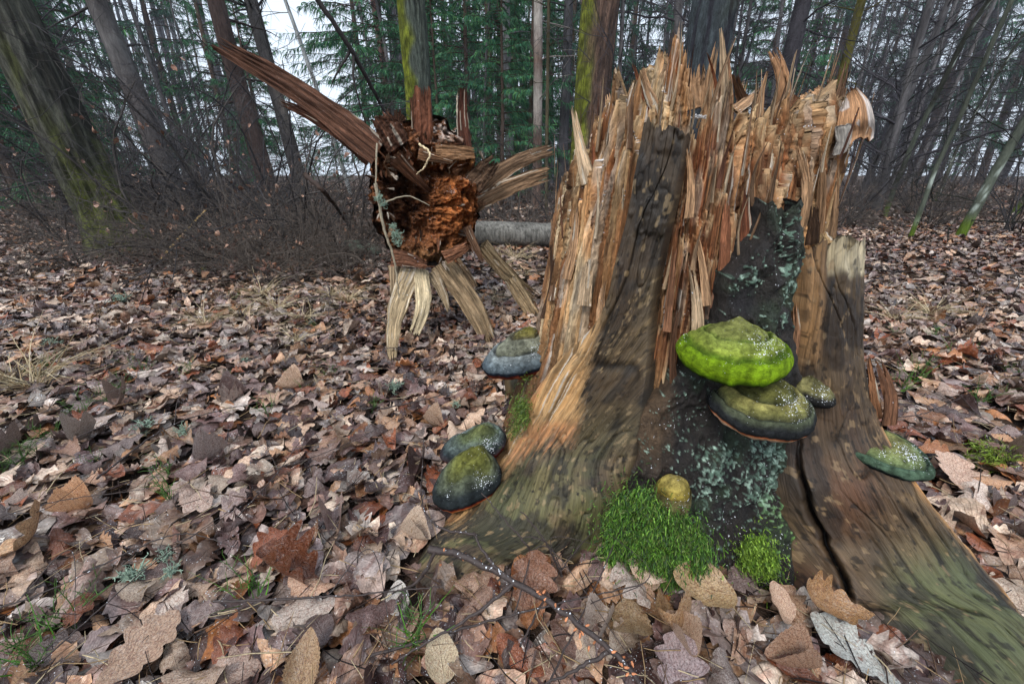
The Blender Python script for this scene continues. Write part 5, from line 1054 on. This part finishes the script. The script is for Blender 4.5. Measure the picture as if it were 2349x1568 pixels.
# ---------------------------------------------------------------- twigs, grass, sprigs
def twig_obj(name, label, main, r0, subs=(), group=None, cat='twig', mat='twig', buds=0, col=None):
    P = np.asarray(main, float); n = 40; s = np.linspace(0, len(P)-1, n); C = crom(P, s); base = C[0].copy(); root = thing(name, label, cat, tuple(base), group)
    rr = np.random.default_rng(int(abs(base[0])*1e4) % 9999); C = C + rr.normal(0, min(r0*.35, .0012), C.shape)
    V, F = tubes(C[None], (r0*(1-np.linspace(0, 1, n)*.6))[None], 8)
    st_ = obj('stem', mesh('stem', V-base, F, np.tile(lin(60, 50, 48) if col is None else col, (len(V), 1))), M[mat], root)
    for sp in subs:
        Q = crom(np.asarray(sp, float), np.linspace(0, len(sp)-1, 20)); Q = Q+rr.normal(0, min(r0*.2, .0008), Q.shape); V, F = tubes(Q[None], (r0*.55*(1-np.linspace(0, 1, 20)*.6))[None], 6)
        obj('side_shoot', mesh('side_shoot', V-base, F, np.tile(lin(60, 50, 48) if col is None else col, (len(V), 1))), M[mat], root)
    if buds:
        mb = MB(); k = rr.integers(2, n-1, buds); D = C[k]+rr.normal(0, r0*1.1, (buds, 3)); dd = nrm(rr.normal(0, 1, (buds, 3)))
        V, F = tubes(np.stack([D, D+dd*.003, D+dd*.006], 1), np.tile([.0012, .0016, .0003], (buds, 1)), 5); mb.add(V, F, lin(196, 130, 92)); mb_ = mb.me('buds'); mb_.transform(Matrix.Translation(-Vector(base))); obj('buds', mb_, M['col'], st_, kind='stuff')
    return root
Z = lambda x, y, z=.05: Pz(x, y, z)
twig_obj('dark_twig', 'long dark budded twig lying across the leaves before the stump', [Z(985, 1258, .12), Z(1060, 1275, .12), Z(1190, 1340, .11), Z(1330, 1430, .105), Z(1440, 1530, .10), Z(1500, 1600, .10)], .0056,
         [[Z(1180, 1335, .11), Z(1100, 1400, .09), Z(1000, 1460, .07), Z(900, 1520, .05)], [Z(1150, 1318, .115), Z(1105, 1260, .13), Z(1085, 1220, .14)], [Z(1400, 1492, .10), Z(1320, 1535, .085), Z(1250, 1565, .07)], [Z(1000, 1262, .12), Z(960, 1330, .08), Z(900, 1360, .05)]], buds=46)
twig_obj('arching_twig', 'thin dark twig arching up over the root tip', [Z(1095, 1225, .10), Z(1010, 1210, .09), Z(970, 1160, .08), Z(968, 1080, .06), Z(972, 1000, .05)], .0022, [])
twig_obj('thin_twig', 'thin bare twig leaning on the greenish root', [Z(1250, 1310, .04), Z(1200, 1240, .10), Z(1105, 1130, .15)], .0020)
twig_obj('thin_twig', 'forked bare twig sticking up by the frosted root', [Z(1290, 1320, .05), Z(1250, 1240, .11), Z(1195, 1170, .15)], .0020, [[Z(1250, 1240, .11), Z(1215, 1230, .12), Z(1195, 1235, .12)]])
a_ = Pz(365, 602, .0); b_ = Py(472, 482, a_[1]+.55)
twig_obj('pale_stick', 'pale peeled stick slanting out of the brushwood', [a_, (a_*.55+b_*.45)+np.array([0, 0, .01]), b_], .014, col=lin(176, 146, 96), mat='col', cat='stick')
a_ = Py(700, -40, 2.6); b_ = Py(885, 262, 3.0)
twig_obj('dark_bough', 'dark slanting bough crossing the gap of open sky', [a_, Py(790, 90, 2.7), Py(850, 195, 2.85), b_, Py(930, 350, 3.0), Pz(985, 560, 0)+np.array([0, .6, 0])], .015, [[Py(810, 125, 2.74), Py(815, 200, 2.7), Py(850, 320, 2.8)], [Py(805, 115, 2.74), Py(775, 165, 2.7), Py(762, 190, 2.7)]], mat='col', cat='branch', col=lin(50, 46, 46))
a_ = Pz(895, 470, .25)
twig_obj('mossy_branch', 'thin dark branch propped behind the fallen trunk', [Py(700, 400, 2.6), Py(760, 460, 2.55), Pz(800, 520, .0)], .016, col=lin(56, 44, 38), mat='col', cat='branch')
twig_obj('lichen_twig', 'thin upright twig with grey-green lichen tufts by the rotten butt', [Py(862, 420, 1.42), Py(880, 520, 1.42), Py(905, 600, 1.42), Py(915, 680, 1.42)], .006, [[Py(870, 470, 1.42), Py(930, 450, 1.40), Py(985, 470, 1.4)], [Py(865, 330, 1.45), Py(862, 420, 1.42), Py(866, 450, 1.42)]], col=lin(150, 140, 120), mat='col')
twig_obj('white_root', 'thin whitish rootlet hooked from the rotten butt', [Py(960, 330, 1.45), Py(985, 350, 1.42), Py(975, 382, 1.42), Py(955, 400, 1.44)], .004, col=lin(206, 186, 150), mat='col', cat='root')
r8 = np.random.default_rng(88)
for i in range(104):
    if i < 54: X, Yq, L, rr = r8.uniform(-1.3, 1.3), r8.uniform(.35, 1.5), r8.uniform(.12, .4), r8.uniform(.0010, .0024)
    else: X, Yq, L, rr = r8.uniform(-3.2, 3.2), r8.uniform(1.4, 3.6), r8.uniform(.25, .8), r8.uniform(.0018, .005)
    if blocked(np.array([X]), np.array([Yq]))[0]: continue
    az = r8.normal(.55, .7); d = np.array([cos(az), sin(az), 0]); z0 = float(G(X, Yq))+.028+r8.uniform(0, .02)
    mid = np.array([X, Yq, z0+r8.uniform(0, .03)]); pr = np.cross(d, [0, 0, 1])*L*r8.normal(0, .1)
    A_, B_ = mid-d*L/2+np.array([0, 0, -.01]), mid+d*L/2+np.array([0, 0, r8.uniform(-.01, .05)])
    sub = [[mid+pr, mid+pr+(d*.2+np.cross(d, [0, 0, 1])*r8.choice([-.2, .2]))*L*.8+np.array([0, 0, r8.uniform(.0, .05)]), mid+pr+(d*.4+np.cross(d, [0, 0, 1])*r8.choice([-.25, .25]))*L*.9]]
    twig_obj('fallen_twig', 'thin dark twig lying loose on the fallen leaves', [A_, mid+pr, B_], rr, sub, 'loose twigs on the leaves')
# fine debris: needles, straws and bits of twig strewn over the leaves
mb = MB(); n = 5200; Yd = .2+2.8*r8.random(n)**1.3; Xd = r8.uniform(-1.35, 1.35, n)*(Yd+.25); k_ = ~blocked(Xd, Yd); Xd, Yd = Xd[k_], Yd[k_]; n = len(Xd)
az = r8.uniform(0, 6.28, n); Ld = .02+.10*r8.random(n)**3; P0 = np.stack([Xd, Yd, G(Xd, Yd)+.022+r8.uniform(0, .012, n)], 1)
Bd = limb(P0, np.stack([np.cos(az), np.sin(az), r8.normal(0, .12, n)], 1), Ld, 4, r8, .12); V, F = tubes(Bd, (r8.uniform(.0004, .0011, n)[:, None]*np.array([1, 1, .9, .6])), 3)
mb.add(V, F, np.repeat(np.array([lin(58, 46, 42), lin(90, 70, 56), lin(150, 126, 94), lin(40, 34, 34), lin(176, 160, 130)])[r8.integers(0, 5, n)], 12, 0))
obj('debris', mb.me('debris'), M['col'], None, 'fine straws, needles and twig bits strewn over the leaves', 'debris', kind='stuff')
# lichen tufts
def lichen(label, p, s, seed, group='lichen tufts'):
    r = np.random.default_rng(seed); n = 34; d = nrm(r.normal(0, 1, (n, 3))*np.array([1, 1, .6])+np.array([0, 0, .5])); B = limb(np.zeros((n, 3))+r.normal(0, s*.15, (n, 3)), d, s*r.uniform(.5, 1.1, n), 5, r, .3)
    mb = MB(); V, F = tubes(B, (s*.05*(1-np.linspace(0, 1, 5)*.5))[None]+np.zeros((n, 1)), 4); mb.add(V, F, lin(126, 146, 130))
    C = limb(B[:, 2:5].reshape(-1, 3), r.normal(0, 1, (n*3, 3)), s*r.uniform(.15, .35, n*3), 3, r, .3); V, F = tubes(C, (s*.035*(1-np.linspace(0, 1, 3)*.5))[None]+np.zeros((n*3, 1)), 4); mb.add(V, F, lin(146, 166, 148))
    o = obj('lichen_tuft', mb.me('lichen_tuft'), M['col'], None, label, 'lichen', group); o.location = tuple(p); return o
for i, (x, y, s) in enumerate([(310, 1320, .026), (380, 1275, .016), (395, 1310, .016), (330, 985, .03), (420, 990, .022), (612, 1255, .016), (1046, 930, .018), (280, 690, .05), (560, 830, .02), (120, 790, .03)]):
    lichen('branching pale green lichen tuft lying among the leaves', Pz(x, y, .03), s, i)
for i, (x, y, s) in enumerate([(868, 455, .020), (880, 470, .018), (908, 540, .028), (912, 558, .022), (902, 520, .018)]):
    lichen('grey-green lichen tuft on the twig by the rotten butt', Py(x, y, 1.41), s, 30+i, 'lichen tufts on the twig')
lichen('pale lichen tuft on the tip of the torn slat leg', Pz(905, 890, .03), .03, 44, None)
# green sprigs and dry grass
def blades(n, L, spread, w, cols, seed, droop):
    r = np.random.default_rng(seed); az = r.uniform(0, 6.28, n); d = np.stack([np.cos(az)*spread, np.sin(az)*spread, 1+0*az], 1)*r.uniform(.7, 1.3, (n, 3)); P = r.normal(0, .012, (n, 3)); P[:, 2] = -.005
    B = limb(P, d, L*r.uniform(.5, 1.2, n), 8, r, .10, droop); s = nrm(np.cross(nrm(B[:, -1]-B[:, 0]), r.normal(0, 1, (n, 3))))*w; k = np.linspace(1, .15, 8)[None, :, None]
    V = np.stack([B-s[:, None]*k, B+s[:, None]*k], 2).reshape(-1, 3); f = np.array([[2*j, 2*j+1, 2*j+3, 2*j+2] for j in range(7)]); F = (f[None]+(np.arange(n)*16)[:, None, None]).reshape(-1, 4)
    return mesh('blades', V, F, np.repeat(np.array(cols)[r.integers(0, len(cols), n)]*r.uniform(.7, 1.2, (n, 1)), 16, 0))
def sprigmesh(seed):
    r = np.random.default_rng(seed); mb = MB(); n = 5; az = r.uniform(0, 6.28, n); B = limb(r.normal(0, .006, (n, 3)), np.stack([np.cos(az)*.45, np.sin(az)*.45, 1+0*az], 1), r.uniform(.05, .10, n), 7, r, .15); V, F = tubes(B, (.0010*(1-np.linspace(0, 1, 7)*.5))[None]+np.zeros((n, 1)), 4); mb.add(V, F, lin(58, 90, 42))
    C = limb(B[:, 1:6].reshape(-1, 3), r.normal(0, .6, (n*5, 3))+np.array([0, 0, .9]), r.uniform(.015, .04, n*5), 5, r, .15); V, F = tubes(C, (.0007*(1-np.linspace(0, 1, 5)*.5))[None]+np.zeros((n*5, 1)), 4); mb.add(V, F, lin(72, 106, 48)); return mb.me('sprig')
SPG = [sprigmesh(i) for i in range(4)]
spots = [(95, 1060), (60, 1080), (230, 1070), (120, 1020), (395, 1105), (400, 1170), (590, 1370), (130, 1450), (60, 1510), (90, 1540), (180, 1440), (20, 1090), (440, 880), (340, 870), (290, 905), (310, 850), (120, 860), (100, 880), (760, 870), (540, 880), (690, 900), (620, 960), (380, 560), (540, 700), (470, 640), (2060, 900), (2100, 870), (2180, 840), (2130, 790), (2240, 940), (2300, 880), (2050, 780), (960, 1510), (945, 1440), (200, 970), (260, 940), (860, 950), (720, 760)]
for i, (x, y) in enumerate(spots):
    p = Pz(x, y, .0); o = obj('green_sprig', SPG[i % 4], M['green'], None, 'small green twiggy bilberry sprig poking through the leaves', 'sprig', 'green sprigs among the leaves'); o.location = (p[0], p[1], float(G(p[0], p[1]))+.01)
    sc = r8.uniform(.5, 1.0); o.scale = (sc,)*3; o.rotation_euler = (0, 0, r8.uniform(0, 6.28))
DG = [blades(60, .24, .9, .0016, [lin(176, 160, 128), lin(150, 130, 98), lin(196, 182, 152)], 5+i, .16) for i in range(2)]
for i, (x, y) in enumerate([(560, 740), (640, 720), (600, 690), (700, 740), (30, 890), (90, 900), (760, 690), (1180, 600), (1150, 625), (1200, 640), (1210, 600), (680, 790), (800, 700), (480, 760), (2050, 740), (2130, 730), (1120, 700)]):
    p = Pz(x, y, 0); o = obj('dry_grass_tuft', DG[i % 2], M['col'], None, 'tuft of dry straw-coloured grass bent over the leaves', 'grass', 'dry grass tufts'); o.location = (p[0], p[1], float(G(p[0], p[1]))+.015); sc = r8.uniform(.6, 1.1); o.scale = (sc,)*3; o.rotation_euler = (0, 0, r8.uniform(0, 6.28))
GG = blades(9, .09, .6, .0013, [lin(84, 140, 40), lin(70, 116, 40)], 9, .05)
for i, (x, y) in enumerate([(2070, 905), (2085, 880), (580, 1395), (100, 1530), (958, 1480)]):
    p = Pz(x, y, 0); o = obj('grass_blade_tuft', GG, M['green'], None, 'few fresh green grass blades between leaves', 'grass', 'fresh grass tufts'); o.location = (p[0], p[1], float(G(p[0], p[1]))+.015); o.rotation_euler = (0, 0, i*1.3)
pp = np.array([Pz(2262, 1045, .03)+r8.normal(0, .016, 3) for _ in range(60)]); moss('moss_tuft', 'ragged moss tuft between the leaves past the cracked root', pp, np.tile([0, 0, 1.], (60, 1)), 900, .016, 91, [lin(96, 120, 36), lin(120, 140, 50)], .1)
pp = np.array([Pz(500, 598, .02)+r8.normal(0, 1, 3)*np.array([.05, .05, .012]) for _ in range(80)]); moss('moss_tuft', 'round green moss tuft at the edge of the brushwood', pp, np.tile([0, 0, 1.], (80, 1)), 900, .02, 92, [lin(90, 120, 34), lin(112, 140, 46)], .1)
HAZE = 0.0013
# ---------------------------------------------------------------- damp air between the trunks
bx = np.array([[sx*75, -20 if sy < 0 else 60, -2.5 if sz < 0 else 24] for sx in (-1, 1) for sy in (-1, 1) for sz in (-1, 1)], float)
hz = obj('haze', mesh('haze', bx, np.array([[0, 1, 3, 2], [4, 6, 7, 5], [0, 4, 5, 1], [2, 3, 7, 6], [0, 2, 6, 4], [1, 5, 7, 3]]), smooth=False), None, None, 'thin bluish winter haze in the wood', 'haze', kind='stuff')
m = bpy.data.materials.new('damp_air'); m.use_nodes = True; nt = m.node_tree; nt.nodes.remove(nt.nodes['Principled BSDF'])
pv = nt.nodes.new('ShaderNodeVolumePrincipled'); pv.inputs['Color'].default_value = (.86, .93, 1, 1); pv.inputs['Density'].default_value = HAZE; pv.inputs['Anisotropy'].default_value = .2
nt.links.new(pv.outputs[0], nt.nodes['Material Output'].inputs['Volume']); hz.data.materials.append(m)
